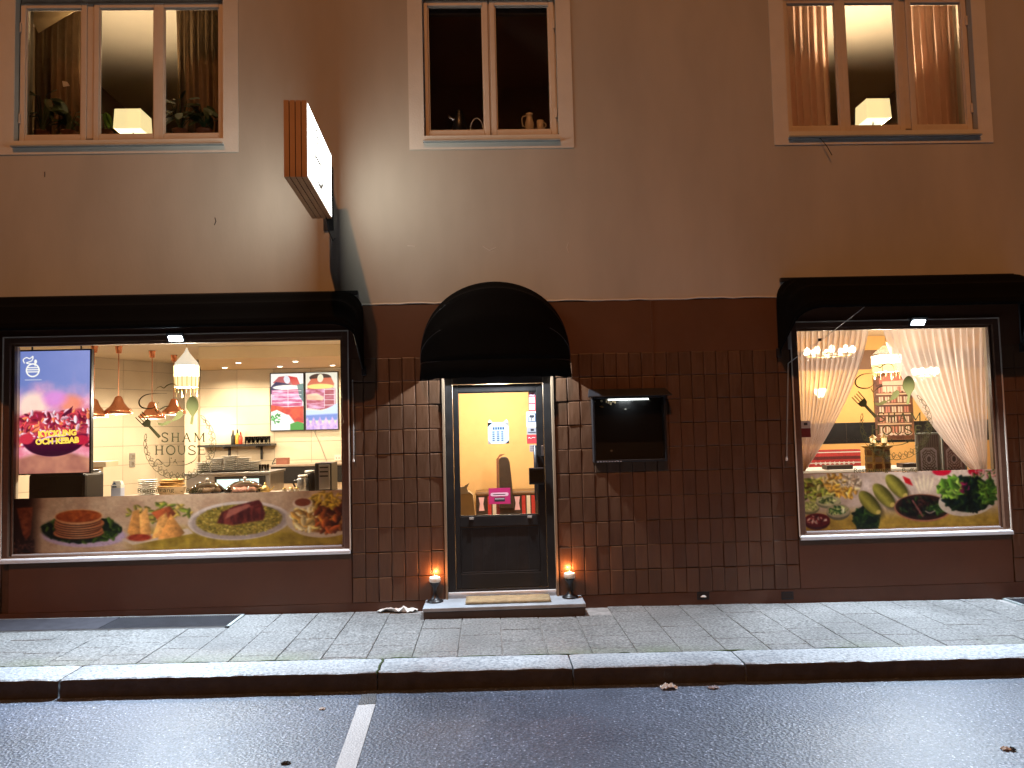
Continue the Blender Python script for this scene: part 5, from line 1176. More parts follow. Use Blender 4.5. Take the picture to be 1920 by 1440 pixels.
MB().prism(pts, 6.22, 6.29).build('body', 'leather', t, bevel=.015); tp = [(x_+.0-.05, z_+.05) for x_, z_ in pts]; MB().prism([(pts[0][0]-.04, bz), (pts[0][0]-.001, bz), (pts[8][0]-.001, pts[8][1]), (pts[7][0]+.01, pts[7][1]+.03), (pts[5][0], pts[5][1]+.045), (pts[6][0]-.02, pts[6][1]+.045), (pts[7][0]-.045, pts[7][1]+.0)], 6.30, 6.32).build('red_lining', 'terracotta', t)
r = rect(860, 905, 884, 975, 2.5); t = thing_at('paper_bag', r, 2.6, 'folded pale paper bag at lower left behind the door glass', 'bag')
MB().prism([(r[0]-.15, r[2]-.2), (r[1]+.07, r[2]-.2), (r[1]+.02, r[3]-.16), (r[1]-.03, r[3]-.12), (r[0]-.15, r[3]-.1)], 2.5, 2.7).build('body', 'paper_bag', t); MB().prism([(r[0]-.1, r[3]-.155), (r[1]-.035, r[3]-.14), (r[1]-.055, r[3]-.07), (r[1]-.02, r[3]), (r[1]-.10, r[3]-.05), (r[0]-.1, r[3]-.06)], 2.47, 2.4995).build('folded_top', 'white_cloth', t)

# ================================================================== DINING ROOM behind the right window
DY = 4.5
db = MB().box(2.36, 9.0, DY, DY+.05, 0, 3.1).build('dining_back_wall', 'dining_orange', bld)
zt_ = lambda py: at(1690, py, DY-.012).z
for (a, b_, mt, nm, dy) in ((790, 829, 'dark_band', 'black_tile_band', .010), (655, 691, 'brown_wall', 'brown_band', .011)):
    z0, z1 = zt_(b_), zt_(a); n = 14; o = MB().box(2.36, 9, DY-.004, DY-.0005, z0, z1).build(nm, 'grout' if mt == 'dark_band' else mt, db)
    b = MB().box(-.235, .235, -.005, 0, .003, z1-z0-.003); me = b.mesh('band_tile'); me.materials.append(MT[mt])
    for k in range(n): piece(me, 'band_tile', (2.62+k*.475, DY-.0042, z0), o)
MB().box(2.36, 9, .122, DY, -.05, 0).build('dining_floor', 'floor_wood', bld); MB().box(2.36, 9, .122, DY, 3.05, 3.1).build('dining_ceiling', 'soffit', bld); MB().box(9, 9.05, .122, DY, 0, 3.1).build('dining_side_wall', 'cream_wall', bld)
# tall picture of an old house front
pr = Print(0, 0, 72, 136, .8, (96, 58, 38))
pr.two(np.ones_like(pr.X), (84, 46, 28), (150, 96, 60), pr.noise(8, 2, 4, 2, 1)*1.6-.4)
pr.fill(pr.m_poly([(10, 20), (36, 6), (62, 20), (62, 30), (10, 30)]), (190, 110, 90)); pr.fill(pr.m_poly([(16, 26), (58, 24), (58, 44), (16, 46)]), (226, 190, 160))
for j in range(5):
    yy = 36+j*19; pr.fill(pr.m_line([(4, yy+14), (68, yy+14)], 2.2), (226, 190, 150), .9); pr.fill(pr.m_line([(4, yy-2), (68, yy-2)], 1.4), (60, 30, 18))
    for i in range(5): pr.fill(pr.m_poly([(8+i*12, yy), (16+i*12, yy), (16+i*12, yy+11), (8+i*12, yy+11)]), (236, 206, 176) if (i+j) % 3 else (206, 130, 110), .85); pr.fill(pr.m_line([(12+i*12, yy), (12+i*12, yy+11)], 1), (90, 50, 30))
for k in range(7): pr.fill(pr.m_ell(10+k*9, 126, 3.6, 3), (232, 200, 180), .8)
r = rect(1641, 690, 1711, 824, DY-.03); t = thing_at('house_picture', r, DY-.03, 'tall brown picture of an old house front behind the lantern', 'picture'); MB().box(r[0]-.008, r[1]+.008, DY-.029, DY-.0105, r[2]-.008, r[3]+.008).build('board', 'brown_wall', t); pr.build('picture_face', r, DY-.031, 'flat_print', t)
# lights
lantern(1664, 640, 712, 1.25, 43, 'square glowing lantern with glass roof hanging in the right window', 3.05, False)
def chandelier(px, py, Y, wpx, lab, e, nb):
    p = at(px, py, Y); w2 = wpx/2*(7.6+Y)/1440; t = thing('chandelier', (p.x, Y, p.z-.1), lab, 'chandelier')
    MB().tube([(p.x+w2*math.cos(a), Y+w2*math.sin(a), p.z-.03) for a in np.linspace(0, 6.283, 25)], .012, 6).build('ring', 'brass', t, smooth=True)
    for k in range(nb):
        a = 2*math.pi*k/nb; xx, yy = p.x+w2*math.cos(a), Y+w2*math.sin(a)
        MB().lathe([(.012, -.02), (.03, .0), (.036, .03), (.026, .065), (.006, .08)], (xx, yy, p.z), 12).build('bulb', 'bulb_glow', t, smooth=True); MB().lathe([(.004, -.12), (.012, -.08), (.004, -.04)], (xx, yy, p.z), 8).build('crystal', 'clear', t, smooth=True)
    MB().tube([(p.x, Y, p.z-.03), (p.x, Y, 3.05)], .008, 6).build('stem', 'brass', t)
    for k in range(4): a = math.pi*k/2; MB().tube([(p.x, Y, p.z+.02), (p.x+w2*math.cos(a), Y+w2*math.sin(a), p.z-.03)], .006, 6).build('arm', 'brass', t)
    lamp('POINT', (p.x, Y, p.z-.14), e, (1., .90, .75), t, .12)
chandelier(1555, 662, 2.6, 84, 'wide ring chandelier glowing behind the left sheer curtain', 75, 10); chandelier(1735, 700, 3.2, 40, 'bright chandelier glowing behind the right sheer curtain', 85, 8)
p = at(1537, 738, DY-.1); t = thing('wall_sconce', (p.x, DY-.06, p.z-.1), 'glowing wall sconce behind the left sheer curtain', 'sconce'); MB().lathe([(.04, -.06), (.09, .02), (.10, .07)], (p.x, DY-.12, p.z), 16).build('shade', 'lantern_glow', t, smooth=True); MB().box(p.x-.03, p.x+.03, DY-.05, DY-.0125, p.z-.09, p.z+.02).build('back_plate', 'brass', t); lamp('POINT', (p.x, DY-.25, p.z+.12), 10, (1., .82, .55), t, .06)
# bench with red striped cushions, table
r = rect(1520, 843, 1614, 876, 3.6); t = thing_at('cushioned_bench', (r[0], r[1], 0, r[3]), 3.8, 'bench with red and white striped backrest in the dining room', 'bench')
H_ = r[3]-r[2]; z = r[2]-.02
for k, (f0, f1, mt) in enumerate(((0, .30, 'red_cloth'), (.30, .36, 'white_cloth'), (.36, .52, 'red_cloth'), (.52, .70, 'dark_red_cloth'), (.70, .90, 'red_cloth'), (.90, .96, 'white_cloth'), (.96, 1.06, 'red_cloth'))):
    MB().box(r[0]-.5, r[1], 3.6, 3.78, z+H_*f0, z+H_*f1-.001).build('stripe', mt, t)
MB().box(r[0]-.5, r[1], 3.61, 3.95, 0, z-.001).build('base', 'brown_wall', t)
for k in range(9): xx = r[0]+.05+k*.07; MB().prism([(xx, z+.08), (xx+.025, z+.055), (xx+.05, z+.08), (xx+.025, z+.105)], 3.596, 3.5995).build('woven_diamond', 'white_cloth', t)
tz = at(1600, 879, 2.3).z; t = thing('dining_table', (4.2, 2.5, 0), 'table with white cloth behind the window print', 'table'); MB().box(3.0, 5.6, 2.2, 2.9, tz-.04, tz).build('top', 'white_cloth', t, bevel=.01)
for xx in (3.1, 5.5):
    for yy in (2.3, 2.8): MB().box(xx-.03, xx+.03, yy-.03, yy+.03, 0, tz-.041).build('leg', 'brown_wall', t)
for k, (px, w_) in enumerate(((1568, .34), (1700, .22))):
    x_ = at(px, 874, 2.35).x; o = MB().box(x_-w_/2, x_+w_/2, 2.24, 2.40, tz+.001, tz+.055).build('menu_folder', 'leather', None, bevel=.004); tag(o, ['dark menu folder on the table at left under the curtain', 'dark menu folder on the table right of the inlaid stand'][k], 'menu', 'menu folders')
# inlaid stand with two little brass lanterns
r = rect(1636, 836, 1681, 890, .75); t = thing_at('inlaid_stand', (r[0], r[1], .70, r[3]), .85, 'ornate inlaid octagonal stand behind the window glass', 'stand')
xc = (r[0]+r[1])/2; w2 = (r[1]-r[0])/2
MB().lathe([(w2, -.38), (w2, -.03), (w2*1.0, -.028)], (xc, .9, r[3]), 8).build('body', 'marquetry', t); MB().lathe([(w2*1.05, -.027), (w2*1.28, -.012), (w2*1.28, 0)], (xc, .9, r[3]), 8).build('top', 'brass', t)
for k in range(8):
    a = 2*math.pi*(k+.5)/8; M3 = Matrix.Rotation(a+math.pi/2, 3, 'Z'); cc = Vector((xc+w2*.935*math.cos(a), .9+w2*.935*math.sin(a), 0))
    for j in range(4): MB().cbox((cc.x, cc.y, r[3]-.075-j*.075), (w2*.5, .006, .055), M3).build('inlay', 'carved' if j % 2 else 'brown_wall', t)
for k, px in enumerate((1637, 1658)):
    x_ = at(px, 830, .9).x; zz = r[3]; tt_ = thing('brass_lantern', (x_, .9, zz), ['little brass tabletop lantern, left of two on the inlaid stand', 'little brass tabletop lantern, right of two on the inlaid stand'][k], 'lantern', 'little brass lanterns')
    MB().lathe([(.042, 0), (.044, .008), (.02, .018), (.026, .026), (.034, .03)], (x_, .9, zz), 12).build('foot', 'brass', tt_); MB().lathe([(.030, .031), (.034, .06), (.028, .085)], (x_, .9, zz), 6).build('cage', 'lantern_soft', tt_); MB().lathe([(.044, .086), (.03, .10), (.012, .118), (.003, .135)], (x_, .9, zz), 12).build('roof', 'brass', tt_)
    for j in range(6): a = math.pi*j/3; MB().tube([(x_+.035*math.cos(a), .9+.035*math.sin(a), zz+.03), (x_+.033*math.cos(a), .9+.033*math.sin(a), zz+.087)], .003, 5).build('bar', 'brass', tt_)
# carved chair backs
for k, (xa, xb, yt) in enumerate(((1719, 1766, 811), (1767, 1812, 810))):
    r = rect(xa, yt, xb, 888, .95+.06*k); Yc = .95+.06*k; t = thing_at('carved_chair', (r[0], r[1], 0, r[3]), Yc, ['carved chair with grey inlaid back, left of the pair in the right window', 'carved chair with lilac inlaid back, right of the pair in the right window'][k], 'chair', 'carved chairs')
    z0 = r[2]-.12
    MB().frame(r[0], r[1], z0, r[3], .022, Yc, Yc+.03).build('back_frame', 'zinc', t, bevel=.006)
    pp = Print(0, 0, 44, 100, .6, (130, 122, 120) if k == 0 else (160, 132, 136))
    for j in range(9): pp.fill(pp.m_line([(4+j*4.6, 2), (4+j*4.6, 26)], 1.2), (60, 44, 40), .8)
    c1 = (216, 216, 232) if k == 0 else (240, 230, 238)
    ang = np.arctan2(pp.Y-52, pp.X-22); rr = np.hypot((pp.X-22), (pp.Y-52)*.8); lat = (np.sin(rr*1.5)*np.cos(ang*6) > .1)
    body = pp.m_poly([(5, 34), (12, 28), (32, 28), (39, 34), (39, 92), (5, 92)]); pp.fill(body*lat, c1, .9); pp.fill(body-pp.m_poly([(8, 36), (13, 31), (31, 31), (36, 36), (36, 89), (8, 89)]), c1); pp.fill(pp.m_ell(22, 52, 7, 9), c1, .9); pp.fill(pp.m_ell(22, 52, 4, 6), (120, 112, 120)); pp.fill((np.sin(pp.X*.9)*np.sin(pp.Y*.9) > .25)*np.clip(pp.Y-68, 0, 1)*pp.m_poly([(5, 68), (39, 68), (39, 92), (5, 92)]), (84, 74, 80), .8)
    MB().box(r[0]+.0225, r[1]-.0225, Yc+.012, Yc+.022, z0+.0225, r[3]-.0225).build('back_panel', 'carved', t); pp.build('inlay', (r[0]+.023, r[1]-.023, z0+.023, r[3]-.023), Yc+.011, 'flat_print', t)
    MB().box(r[0], r[1], Yc+.03, Yc+.42, z0-.30, z0-.26).build('seat', 'carved', t, bevel=.006)
    for xx in (r[0]+.02, r[1]-.02):
        MB().box(xx-.018, xx+.018, Yc, Yc+.03, 0, z0-.0005).build('leg', 'zinc', t); MB().box(xx-.018, xx+.018, Yc+.38, Yc+.41, 0, z0-.301).build('leg', 'zinc', t)
# ================================================================== CURTAINS (right window)
def curtain(name, lab, ex0, ex1, top_y, bot_y, Y, folds, mat, amp=.035, n=96, m_=30, group=None, hang=None):
    """ex0(v), ex1(v): survey x of the two edges, v 0 top .. 1 bottom"""
    b = MB()
    def f(u, v):
        py = top_y+(bot_y-top_y)*v; px = ex0(v)*(1-u)+ex1(v)*u; p = at(px, py, Y)
        k = amp*(1-.55*v) if hang is None else amp
        return (p.x, Y+k*math.sin(2*math.pi*folds*u+1.3*math.sin(3*v))+.4*k*math.sin(2*math.pi*folds*2.3*u+2*v), p.z)
    b.grid(f, n, m_); o = b.build(name, mat, None, smooth=True); return tag(o, lab, 'curtain', group)
lerp = lambda a, b, t: a+(b-a)*t
curtain('sheer_curtain', 'sheer pinkish curtain swept to the left in the right window', lambda v: lerp(1489, 1506, v), lambda v: lerp(1629, 1508, v**1.35)+10*math.sin(math.pi*v), 600, 884, .42, 13, 'sheer', group='sheer curtains')
curtain('sheer_curtain', 'sheer curtain swept to the right in the right window', lambda v: lerp(1652, 1838, .55*v+.45*v**2)-6*math.sin(math.pi*v), lambda v: lerp(1852, 1850, v), 600, 900, .42, 15, 'sheer', group='sheer curtains')
t = MB().tube([at(1470, 601, .42), at(1880, 594, .42)], .012, 8).build('curtain_rail', 'brass', None); tag(t, 'brass curtain rail across the top of the right window', 'rail')
# small sticker low left in the right window
r = rect(1502, 789, 1520, 820, GY-.003); t = thing_at('window_sticker', r, GY-.003, 'small grey and dark red sticker on the right window glass', 'sticker'); zc = lerp(r[2], r[3], .55)
plate('red_half', (r[0], r[1], r[2], zc), 'dark_red_cloth', GY-.001, t); plate('grey_half', (r[0], r[1], zc, r[3]), 'grey_print', GY-.001, t); plate('mark', (r[0]+.03, r[1]-.03, zc+.03, zc+.055), 'ink', GY-.0024, t, .0005)

# ================================================================== FOOD PRINTS on the glass
pr = Print(30, 918, 640, 1042, 1.25, (196, 176, 150)); X, Y_ = pr.X, pr.Y; nz = pr.noise(26, 11, 4)
v = (Y_-918)/124
pr.two(np.ones_like(X), (186, 160, 138), (214, 196, 172), nz*1.4-.2)
pr.two(np.clip((v-.62+.15*nz)*4, 0, 1)*np.clip((X-230)/60, 0, 1), (150, 130, 52), (196, 176, 84), pr.noise(16, 5)*1.4-.2)
pr.fill(np.clip((84-X)/26, 0, 1), (58, 34, 26), .95); pr.two(pr.m_poly([(36, 940), (66, 938), (62, 1000), (54, 1012), (48, 1000)], 2), (120, 66, 44), (172, 112, 80), pr.noise(6, 8)*1.4-.2)
pr.two(np.clip((72-X)/8, 0, 1)*np.clip((Y_-1006)/8, 0, 1), (40, 22, 20), (150, 110, 96), pr.noise(4, 9)*1.9-.6)
# pancakes on greens
pl = pr.m_ell(160, 1006, 78, 26, 3, 3); pr.fill(pl, (198, 182, 206))
gm = pr.m_ell(155, 992, 72, 30, 2, 4)*(Y_ > 968); pr.fill(gm, (30, 44, 24)); pr.leaves(gm, [(36, 62, 26), (70, 98, 40), (20, 30, 20), (96, 120, 56), (26, 40, 34)], 210, 2.5, 6, 2)
for k in range(7):
    cy = 1000-k*5.2; cx = 150+1.5*math.sin(k*2.1); rx = 44+2.5*math.cos(k*1.7)
    pr.fill(pr.m_ell(cx, cy, rx, 15), (92, 52, 34)); pr.two(pr.m_ell(cx, cy-1.5, rx, 14), (222, 186, 150), (188, 132, 92), np.abs(X-cx)/rx); pr.fill(pr.m_ell(cx, cy-3.2, rx-3, 12.5), (168, 104, 64))
pr.two(pr.m_ell(150, 962, 43, 15), (150, 78, 38), (190, 116, 62), pr.noise(7, 21)*1.5-.2); pr.fill(pr.m_ell(150, 962, 45, 16.5)-pr.m_ell(150, 962, 42, 14), (226, 190, 150), .7)
# samosas and rolls
pr.fill(pr.m_poly([(228, 1016), (352, 996), (362, 1008), (250, 1030)], 2), (214, 200, 186)); gm = pr.m_ell(300, 958, 60, 20, 0, 8); pr.leaves(gm, [(150, 140, 70), (120, 130, 60), (190, 170, 100)], 60, 3, 6, 5)
for pts, c in (([(240, 1000), (250, 954), (262, 950), (266, 1012), (252, 1018)], 0), ([(264, 1016), (262, 962), (276, 946), (284, 1000), (282, 1020)], 1), ([(284, 958), (318, 944), (330, 962), (306, 990)], 2), ([(284, 1018), (298, 970), (312, 958), (322, 1010)], 1), ([(296, 1020), (320, 962), (346, 1006), (338, 1014)], 0)):
    m = pr.m_poly(pts, 2); cc = [(206, 160, 100), (222, 178, 116), (172, 104, 66)][c]; cx = np.mean([p[0] for p in pts]); pr.fill(m, cc, 1, np.clip(1.02-(X-cx)*.012+(pr.noise(6, 31+c)-.5)*.35, .5, 1.2))
pr.two(pr.m_ell(262, 1014, 22, 8, 0, 3), (150, 60, 44), (190, 104, 70), pr.noise(5, 17)*1.5-.2)
# rice and lamb
pr.fill(pr.m_ell(447, 982, 95, 44, -2, 1.5), (216, 206, 200)); pr.fill(pr.m_ell(447, 984, 90, 40, -2, 3), (178, 166, 160)); rm = pr.m_ell(447, 980, 80, 35, -2, 2); pr.fill(rm, (150, 136, 66)); pr.leaves(rm, [(196, 178, 96), (150, 136, 60), (214, 196, 130), (110, 104, 46), (176, 150, 84)], 900, 1.1, 2.2, 6)
mt_p = [(406, 986), (414, 962), (440, 948), (468, 940), (484, 936), (490, 946), (496, 968), (492, 982), (466, 986), (436, 992)]; mm = pr.m_poly(mt_p, 2.5); pr.two(mm, (84, 34, 30), (150, 82, 70), pr.noise(9, 41, 3, .6, 2)*1.7-.35); pr.fill(pr.m_poly([(428, 956), (466, 944), (470, 950), (420, 978)], 3), (196, 140, 124), .75); pr.fill(pr.m_line(smooth_pts([(470, 948), (482, 940), (488, 948), (478, 954)]), 4), (110, 44, 40))
# wings plate
pr.fill(pr.m_ell(604, 982, 70, 44, 0, 1.5), (208, 194, 178)); fm = pr.m_ell(606, 978, 60, 36, 0, 4); pr.two(fm, (130, 84, 40), (206, 170, 104), pr.noise(9, 55)*1.7-.35); pr.leaves(fm*(X < 606), [(222, 196, 132), (206, 170, 100), (230, 214, 170)], 70, 4, 8, 7); pr.leaves(fm*(X > 592), [(132, 74, 38), (104, 54, 30), (170, 104, 56), (190, 136, 70)], 80, 4, 8, 8); pr.leaves(pr.m_ell(612, 940, 34, 16, 0, 4), [(190, 166, 70), (206, 180, 96)], 50, 3, 6, 9)
pr.fill(pr.m_ell(566, 946, 19, 12), (226, 212, 196)); pr.fill(pr.m_ell(566, 944, 15, 9), (150, 92, 66))
x0, x1 = LWX[0]+.026, LWX[1]-.026; z0 = LWX[2]+.040; z1 = at(336, 927, GY).z
t = thing('food_print', ((x0+x1)/2, GY-.002, z0), 'food photo band on the left window: pancakes, samosas, rice dish, wings', 'window print'); pr.tone = (1.4, (.90, .84, .77)); pr.build('printed_film', (x0, x1, z0, z1), GY-.0015, 'print', t)
# right print
pr = Print(1508, 882, 1886, 996, 1.1, (206, 190, 178)); X, Y_ = pr.X, pr.Y; nz = pr.noise(24, 71, 4); v = (Y_-882)/114
pr.two(np.ones_like(X), (188, 170, 158), (222, 208, 200), nz*1.5-.25); pr.two(np.clip((v-.66+.12*nz)*4, 0, 1), (158, 134, 60), (196, 172, 92), pr.noise(12, 3)*1.4-.2)
m = pr.m_ell(1536, 916, 38, 24, 0, 8); pr.leaves(m, [(186, 190, 110), (150, 166, 74), (214, 210, 150), (120, 100, 50)], 150, 3, 6, 1); m = pr.m_ell(1580, 908, 34, 20, 20, 7); pr.leaves(m, [(214, 176, 90), (190, 150, 74), (226, 206, 160)], 110, 3, 6, 2); m = pr.m_ell(1602, 900, 24, 12, 0, 6); pr.leaves(m, [(222, 206, 186), (180, 156, 130)], 60, 2, 4, 3)
for (cx, cy, rx, ry, c, ins) in ((1518, 948, 20, 13, (190, 186, 140), [(206, 206, 150), (170, 180, 110)]), (1556, 938, 24, 12, (196, 192, 160), [(206, 210, 160), (90, 110, 60), (180, 186, 130)]), (1574, 958, 23, 16, (176, 166, 140), [(190, 200, 140), (60, 96, 44), (206, 210, 170)]), (1532, 976, 25, 16, (112, 30, 26), [(140, 40, 36), (210, 200, 190), (90, 24, 22)])):
    pr.fill(pr.m_ell(cx, cy+3, rx, ry), tuple(.7*q for q in c)); pr.fill(pr.m_ell(cx, cy, rx, ry*.85), c); pr.leaves(pr.m_ell(cx, cy-1, rx*.75, ry*.5), ins, 45, 1.5, 3.5, int(cx))
m = pr.m_ell(1628, 976, 26, 24, 20, 4); pr.fill(m, (30, 44, 22)); pr.leaves(m, [(40, 66, 28), (24, 36, 20), (64, 90, 40)], 110, 2.5, 5, 5)
for (cx, cy, dx) in ((1636, 944, 0), (1664, 930, 0), (1690, 912, 0)):
    a = pr.m_ell(cx, cy, 14, 29, -38, 1.5); ca, sa = math.cos(R(-38)), math.sin(R(-38)); u = ((X-cx)*ca+(Y_-cy)*sa)/14
    pr.fill(pr.m_ell(cx+5, cy+6, 14, 29, -38, 6), (60, 52, 34), .55); pr.two(a, (172, 166, 84), (96, 92, 40), np.abs(u+.25)**1.3); pr.fill(pr.m_ell(cx+16, cy+19, 5, 4, -38), (206, 190, 120))
pr.fill(pr.m_poly([(1703, 892), (1716, 898), (1722, 912), (1708, 906)], 2), (196, 40, 50))
for k in range(5): pr.fill(pr.m_ell(1730+k*7, 906+abs(k-2)*3, 2.4, 16, (k-2)*9, 2), (236, 226, 200), .7)
pr.fill(pr.m_ell(1739, 957, 56, 28, 3), (178, 130, 106)); pr.fill(pr.m_ell(1739, 956, 53, 25.5, 3), (70, 44, 36)); fm = pr.m_ell(1738, 955, 44, 19, 3, 3); pr.fill(fm, (44, 26, 24)); pr.leaves(fm, [(50, 28, 26), (30, 22, 20), (84, 52, 44), (30, 44, 26), (64, 84, 44)], 150, 2, 5, 12); pr.leaves(pr.m_ell(1768, 958, 16, 11, 0), [(64, 96, 44), (40, 70, 34), (96, 124, 60)], 40, 2, 4, 13); pr.fill(pr.m_line([(1720, 942), (1738, 974)], 4), (150, 104, 96), .9); pr.fill(pr.m_line(smooth_pts([(1744, 964), (1752, 968), (1762, 964)]), 2.5), (200, 196, 190), .8)
pr.fill(pr.m_ell(1826, 946, 56, 30, -4), (206, 196, 186)); gm = pr.m_ell(1828, 932, 50, 36, 0, 4); pr.fill(gm, (30, 42, 26)); pr.leaves(gm, [(36, 52, 30), (22, 28, 22), (50, 74, 40), (30, 46, 44)], 240, 3, 6, 14); pr.leaves(pr.m_ell(1796, 918, 22, 20, 0, 5), [(130, 160, 74), (96, 132, 54), (160, 184, 104)], 60, 4, 8, 15); pr.leaves(pr.m_ell(1868, 926, 18, 26, 0, 5), [(110, 140, 60), (70, 104, 44)], 60, 3, 6, 16); pr.leaves(pr.m_ell(1822, 918, 10, 9), [(150, 50, 96), (120, 36, 80)], 14, 2, 4, 17)
pr.fill(pr.m_ell(1780, 884, 18, 9, 0, 2), (196, 30, 70)); pr.fill(pr.m_ell(1846, 886, 14, 9, 0, 2), (190, 30, 64)); pr.leaves(pr.m_ell(1862, 892, 26, 8, 0, 3), [(90, 120, 50), (200, 150, 150)], 30, 2, 4, 18)
x0, x1 = RWX[0]+.026, RWX[1]-.026; z0 = RWX[2]+.040; z1 = at(1690, 884, GY).z
t = thing('food_print', ((x0+x1)/2, GY-.002, z0), 'food photo band on the right window: dips, stuffed rolls, meat plate, salad', 'window print'); pr.tone = (1.4, (.90, .84, .77)); pr.build('printed_film', (x0, x1, z0, z1), GY-.0015, 'print', t)

# ================================================================== WINDOW LOGOS (cut vinyl)
DYV = GY-.0022
def logo(dx, dy, lab):
    c0 = at(338+dx, 810+dy, DYV); t = thing('window_logo', (c0.x, DYV, c0.z-.45), lab, 'window lettering', 'vinyl logos')
    P = lambda u, v: (lambda q: (q.x, q.z))(at(240+u/6+dx, 700+v/6+dy, DYV))
    def ribbon(b, pts, w_, sm=True, taper=False):
        if sm: pts = smooth_pts(pts, 5)
        n = len(pts); L = []; Rr = []
        for i, p in enumerate(pts):
            a = pts[max(i-1, 0)]; c = pts[min(i+1, n-1)]; d_ = (c[0]-a[0], c[1]-a[1]); l_ = math.hypot(*d_) or 1; nx_, ny_ = -d_[1]/l_, d_[0]/l_
            k = w_/2*(math.sin(math.pi*min(max(i/(n-1), .06), .94)) if taper else 1)
            L.append(P(p[0]+nx_*k, p[1]+ny_*k)); Rr.append(P(p[0]-nx_*k, p[1]-ny_*k))
        b.add([(x_, DYV, z_) for x_, z_ in L+Rr], [(i, i+1, n+i+1, n+i) for i in range(n-1)])
    def poly(b, pts): b.add([(*[P(*p)[0]], DYV, P(*p)[1]) for p in pts], [tuple(range(len(pts)))])
    SG = [(.92, .2), (.8, .06), (.5, .0), (.2, .06), (.08, .24), (.22, .42), (.6, .55), (.9, .7), (.88, .9), (.55, 1.), (.2, .97), (.04, .8)]
    def letter(ch, x0, x1, y0, y1):
        b = MB(); w_, h_ = x1-x0, y1-y0; q = lambda p: (x0+p[0]*w_, y0+p[1]*h_); st = 15; th = 10
        ln = lambda pts, k=st, sm=False: ribbon(b, [q(p) for p in pts], k, sm)
        ser = lambda cx, cy, hw=.17: ln([(cx-hw, cy), (cx+hw, cy)], 7)
        if ch == 'S': ln(SG, 13, True); ln([(.92, .02), (.92, .24)], 6); ln([(.04, .76), (.04, 1.)], 6)
        if ch == 'H':
            for cx in (.15, .85): ln([(cx, 0), (cx, 1)]); ser(cx, .02); ser(cx, .98)
            ln([(.15, .48), (.85, .48)], th)
        if ch == 'A': ln([(.5, 0), (.12, 1)], th); ln([(.5, 0), (.88, 1)], st); ln([(.28, .64), (.74, .64)], 8); ser(.1, .98, .14); ser(.9, .98, .14)
        if ch == 'M': ln([(.12, 0), (.1, 1)], th); ln([(.12, 0), (.5, .86)], st); ln([(.5, .86), (.88, 0)], th); ln([(.88, 0), (.9, 1)], st); ser(.1, .98, .1); ser(.9, .98, .1); ser(.1, .02, .08); ser(.9, .02, .08)
        if ch == 'O': ln([(.5+.46*math.cos(a), .5+.5*math.sin(a)) for a in np.linspace(0, 6.283, 28)], 14)
        if ch == 'U': ln([(.13, 0), (.13, .6), (.22, .88), (.5, .99), (.78, .88), (.87, .6), (.87, 0)], 12, False); ser(.13, .02); ser(.87, .02, .14)
        if ch == 'E':
            ln([(.15, 0), (.15, 1)]); ln([(.02, .03), (.9, .03)], 9); ln([(.15, .48), (.7, .48)], 8); ln([(.02, .97), (.95, .97)], 9); ln([(.9, .0), (.9, .2)], 6); ln([(.95, .78), (.95, 1.)], 6); ln([(.7, .38), (.7, .58)], 6)
        o = b.build('letter', 'decal', t)
    for ch, a, c in (('S', 378, 452), ('H', 488, 578), ('A', 612, 706), ('M', 742, 864)): letter(ch, a, c, 670, 770)
    for ch, a, c in (('H', 304, 398), ('O', 430, 532), ('U', 556, 652), ('S', 678, 762), ('E', 790, 872)): letter(ch, a, c, 814, 914)
    # spoon
    b = MB(); pts = [(725+70*math.sin(a)*(1-.12*math.cos(a)), 352-96*math.cos(a)) for a in np.linspace(0, 2.45, 12)]+[(742, 480), (728, 577), (697, 570), (712, 478)]+[(725+70*math.sin(a)*(1-.12*math.cos(a)), 352-96*math.cos(a)) for a in np.linspace(3.83, 6.28, 12)]
    poly(b, pts[:-1]); b.build('spoon', 'decal_olive', t)
    # fork
    b = MB(); ax = Vector((225, 245)).normalized(); ay = Vector((-ax.y, ax.x)); o0 = Vector((140, 485)); F = lambda a, c: tuple(o0+ax*a+ay*c)
    for c in (-48, -16, 16, 48): ribbon(b, [F(-20-abs(c)*.2, c), F(75, c*.95)], 11, False)
    poly(b, [F(70, -52), F(120, -46), F(150, -16), F(320, -18), F(320, 18), F(150, 16), F(120, 46), F(70, 52)]); b.build('fork', 'decal', t)
    # leaf / knife
    b = MB(); poly(b, [(322, 530), (340, 556), (390, 560), (450, 530), (490, 540), (470, 560), (430, 582), (380, 592), (342, 578)]); b.build('leaf', 'decal_olive', t)
    b = MB(); poly(b, [(478, 545), (520, 500), (550, 440), (590, 412), (622, 428), (618, 470), (580, 515), (530, 532)]); b.build('knife_blade', 'decal_olive', t)
    b = MB()
    ribbon(b, [(440, 226), (300, 228), (200, 242), (140, 285), (124, 335), (150, 378), (210, 396), (280, 390), (325, 355), (350, 320)], 16, True, True)
    ribbon(b, [(330, 442), (370, 400), (420, 375), (482, 366)], 13, True, True); ribbon(b, [(302, 392), (312, 420), (332, 446)], 12, True, True)
    b.build('hat_swirl', 'decal', t); b = MB(); ribbon(b, [(290, 208), (330, 162), (370, 150), (404, 165), (440, 135), (490, 118), (535, 130), (556, 165), (562, 215)], 11, True, True); b.build('steam_line', 'decal_olive', t)
    # patterned ring
    b = MB(); A0, A1 = R(-54), R(197); CX, CY = 583, 795; n = 22
    pol = lambda a, rr: (CX+rr*math.cos(a), CY+rr*math.sin(a))
    out = []
    for k in range(n*6+1):
        a = A0+(A1-A0)*k/(n*6); out.append(pol(a, 400+7*abs(math.sin(math.pi*k/6))))
    ribbon(b, out, 6, False); b.build('ring_outline', 'decal', t)
    b = MB()
